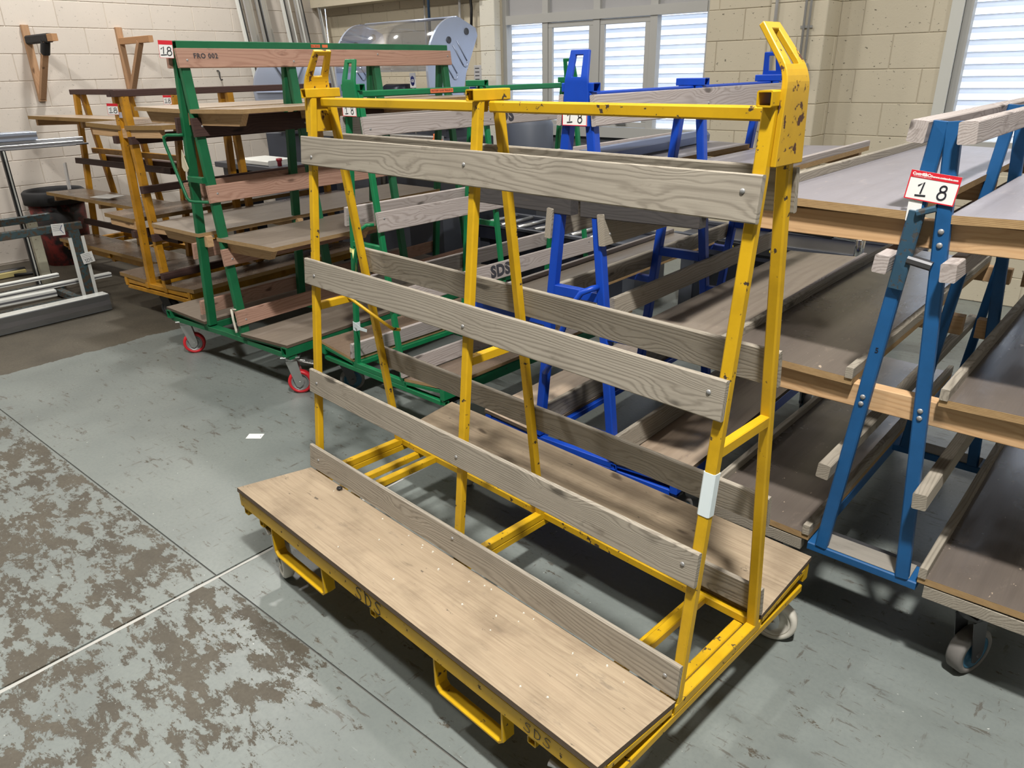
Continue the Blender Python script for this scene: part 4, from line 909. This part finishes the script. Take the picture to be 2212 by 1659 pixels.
def lengthbar(name, p0, p1, w, h, mat, label, cat='profile', group='profiles by the left edge', groove=True):
    b = MB(); b.bar(p0, p1, w, h, ch=.003); o = tag(b.build(name, mat), label, cat, group)
    if groove:
        d = (Vector(p1)-Vector(p0)).normalized(); sd = Vector((0, 0, 1)).cross(d).normalized()
        for sg in (-1, 1):
            b = MB(); q = sd*sg*(w/2+.0004); b.bar(Vector(p0)+q, Vector(p1)+q, .0015, h*.3, ch=0); b.build('groove', plain('groove grey', (.12, .12, .13), .5), o)
    return o
lengthbar('white_profile', (-4.42, -1.2, .095), (-4.46, .88, .095), .05, .035, ALUW, 'longest white profile lying in the stillage, reaching past its post')
lengthbar('white_profile', (-4.24, -1.2, .10), (-4.20, .36, .10), .06, .05, ALUW, 'nearest white profile lying in the stillage')
lengthbar('white_profile', (-4.52, -1.2, .15), (-4.56, .52, .15), .04, .03, ALUW, 'rear thin white profile resting higher in the stillage')
o = lengthbar('wrapped_profile', (-3.70, -1.4, .065), (-3.76, .56, .065), .10, .12, plain('wrapped alu', (.16, .17, .18), .3, .5), 'film wrapped aluminium bundle on the floor in front of the stillage')
b = MB(); b.bar((-3.70, -1.4, .1275), (-3.76, .555, .1275), .094, .005, ch=.001); b.build('bright_top', ALUW, o)
b = MB(); b.bar((-3.70, -1.4, .067), (-3.762, .575, .067), .106, .127, ch=.012); b.build('clear_wrap', WRAP, o)
# tall rack at the edge of the frame with lengths on its arm
t = thing('bar_rack', 'slim black upright of a bar rack at the left edge', 'rack', (-4.78, .43, 0), 0)
for y in (0, -.75, -1.6):
    b = MB(); b.bar((0, y, 0.01), (0, y, 2.2), .035, .035, up=(1, 0, 0)); b.build('upright', BLACK, t)
    if y < 0:
        b = MB(); b.bar((-.02, y, 1.150), (.75, y, 1.150), .03, .03); b.build('arm', BLACK, t)
b = MB(); b.bar((.022, 0, .03), (.022, 0, 2.2), .006, .03, up=(1, 0, 0), ch=0); b.build('white_strip', ALUW, t)
b = MB(); b.bar((0, .1, .006), (0, -1.7, .006), .05, .012, ch=0); b.build('foot', BLACK, t)
for i, (x, y1, z, w, h, m_, lab) in enumerate([(-4.22, .82, 1.190, .05, .05, ALU, 'square silver length on the bar rack'), (-4.14, .78, 1.180, .07, .03, ALU, 'flat silver length on the bar rack'), (-4.075, .80, 1.172, .02, .012, DSTEEL, 'thin dark rod on the bar rack'), (-4.24, .50, 1.245, .16, .055, plain('blueish aluminium', (.45, .52, .66), .3, .6), 'short blueish length on top of the bar rack'), (-4.04, .70, 1.170, .012, .008, DSTEEL, 'thinnest dark rod at the front of the bar rack')]):
    lengthbar('metal_length', (x, -1.5, z), (x, y1, z), w, h, m_, lab, 'profile', 'lengths on the bar rack', i in (0, 1, 3))
# bin, broom, oddments
t = thing('waste_bin', 'dirty red and black waste bin beside the ochre trolley', 'bin', (-5.72, 1.02, 0), 0)
BINM = NT('grimy red plastic'); v = BINM.obj(); BINM.done(BINM.mix(BINM.ramp(BINM.noise(v, 4, 6, .7), .42, .58), (.20, .022, .018), (.012, .011, .012)), .6); 
b = MB(); b.lathe([(0, 0), (.20, 0), (.235, .58), (.22, .58), (.19, .05), (0, .05)], (0, 0, 0), 'z', 28); b.build('barrel', BINM.m, t)
b = MB(); b.lathe([(.235, .56), (.26, .56), (.262, .66), (.24, .68), (.225, .66), (.225, .60), (.235, .56)], (0, 0, 0), 'z', 28); b.build('rim', RUBBER, t)
for sg in (-1, 1):
    b = MB(); b.rod([(.24*sg, -.08, .60), (.30*sg, -.06, .61), (.30*sg, .06, .61), (.24*sg, .08, .60)], .014, 8); b.build('handle', RUBBER, t)
t = thing('broom', 'black broom lying on the floor by the left wall', 'broom', (-5.52, .40, 0), radians(93))
b = MB(); b.bar((-.5, .0, .045), (.16, .0, .045), .07, .045, ch=.012); b.build('head', BLACK, t)
b = MB(); b.bar((-.5, -.045, .03), (.15, -.045, .03), .04, .045, ch=.004); b.build('bristles', plain('straw bristle', (.45, .38, .16), .8), t)
b = MB(); b.rod([(.05, -.06, .02), (.30, -.20, .02)], .014, 8); b.build('handle', BLACK, t)
o = MB(); o.box((0, 0, .0008), (.075, .05, .0016), 0); o = o.build('paper_scrap', PAPER); o.location = (-.95, .072, .001); o.rotation_euler = (0, 0, radians(38)); tag(o, 'white paper label dropped on the grey floor', 'paper')
b = MB(); b.box((.028, 0, .0019), (.004, .004, .0004)); b.build('punch_mark', INK, o)
o = MB(); o.lathe([(0, .0), (.0, .0)], (0, 0, 0), 'z', 3)
# cream scrap hanging on the green leg
b = MB(); prof = [(0, .09), (.012, .05), (.035, -.005), (.02, -.022), (-.012, -.02), (-.026, 0), (-.018, .04)]; b.prism(prof, (0, 0, 0), (1, 0, 0), (0, 1, 0), (0, 0, .004)); o = b.build('cream_scrap', plain('cream rubber', (.62, .55, .40), .7))
o.matrix_world = trolley_m(T2) @ frame_m((-.008, .085, 1.17), (0, -1, 0), (0, 0, 1)); tag(o, 'cream teardrop scrap stuck on the left leg of the pink planked trolley', 'scrap')
# offcut and sheet on the far ochre trolley
o = MB(); o.box((0, 0, .002), (.22, .16, .004), 0); o = o.build('paper_sheet', PAPER); o.location = (-4.45, 1.0, .722); o.rotation_euler = (0, 0, .3); tag(o, 'white sheet lying on the middle shelf of the far ochre trolley', 'paper')
b = MB(); b.bar((0, 0, 0), (-.05, .03, .22), .06, .012, up=(0, 1, 0)); o = b.build('metal_offcut', ALU); o.location = (-5.25, 1.0, .715); tag(o, 'upright silver metal offcut on the far ochre trolley shelf', 'offcut')
# wood chips and specks on the deck and the floor
random.seed(61)
m = MB(); m.add([(-.5, -.3, 0), (.5, -.35, 0), (.4, .3, 0), (-.4, .35, 0), (-.3, -.2, .5), (.35, -.2, .4), (.25, .2, .5), (-.3, .2, .45)], [[3, 2, 1, 0], [4, 5, 6, 7], [0, 1, 5, 4], [1, 2, 6, 5], [2, 3, 7, 6], [3, 0, 4, 7]]); cm = m.mesh('crumb'); cm.materials.append(plain('pale crumb', (.72, .70, .62), .8))
R1 = Matrix.Rotation(-TH, 4, 'Z')
for i in range(26):
    x = random.uniform(.1, 1.5); k = random.random()**2.5*.9
    y = -.226-.24*k; z = .267+(-y-.202)/(.286)*.037+.0005
    o = bpy.data.objects.new('wood_crumb', cm); COL.objects.link(o); s = random.uniform(.004, .008)
    o.matrix_world = R1 @ Matrix.Translation((x, y, z)) @ Matrix.Rotation(random.random()*6, 4, 'Z') @ Matrix.Scale(s, 4); tag(o, 'tiny pale wood crumb on the front plywood deck of the yellow trolley', 'debris', 'crumbs on the front deck')
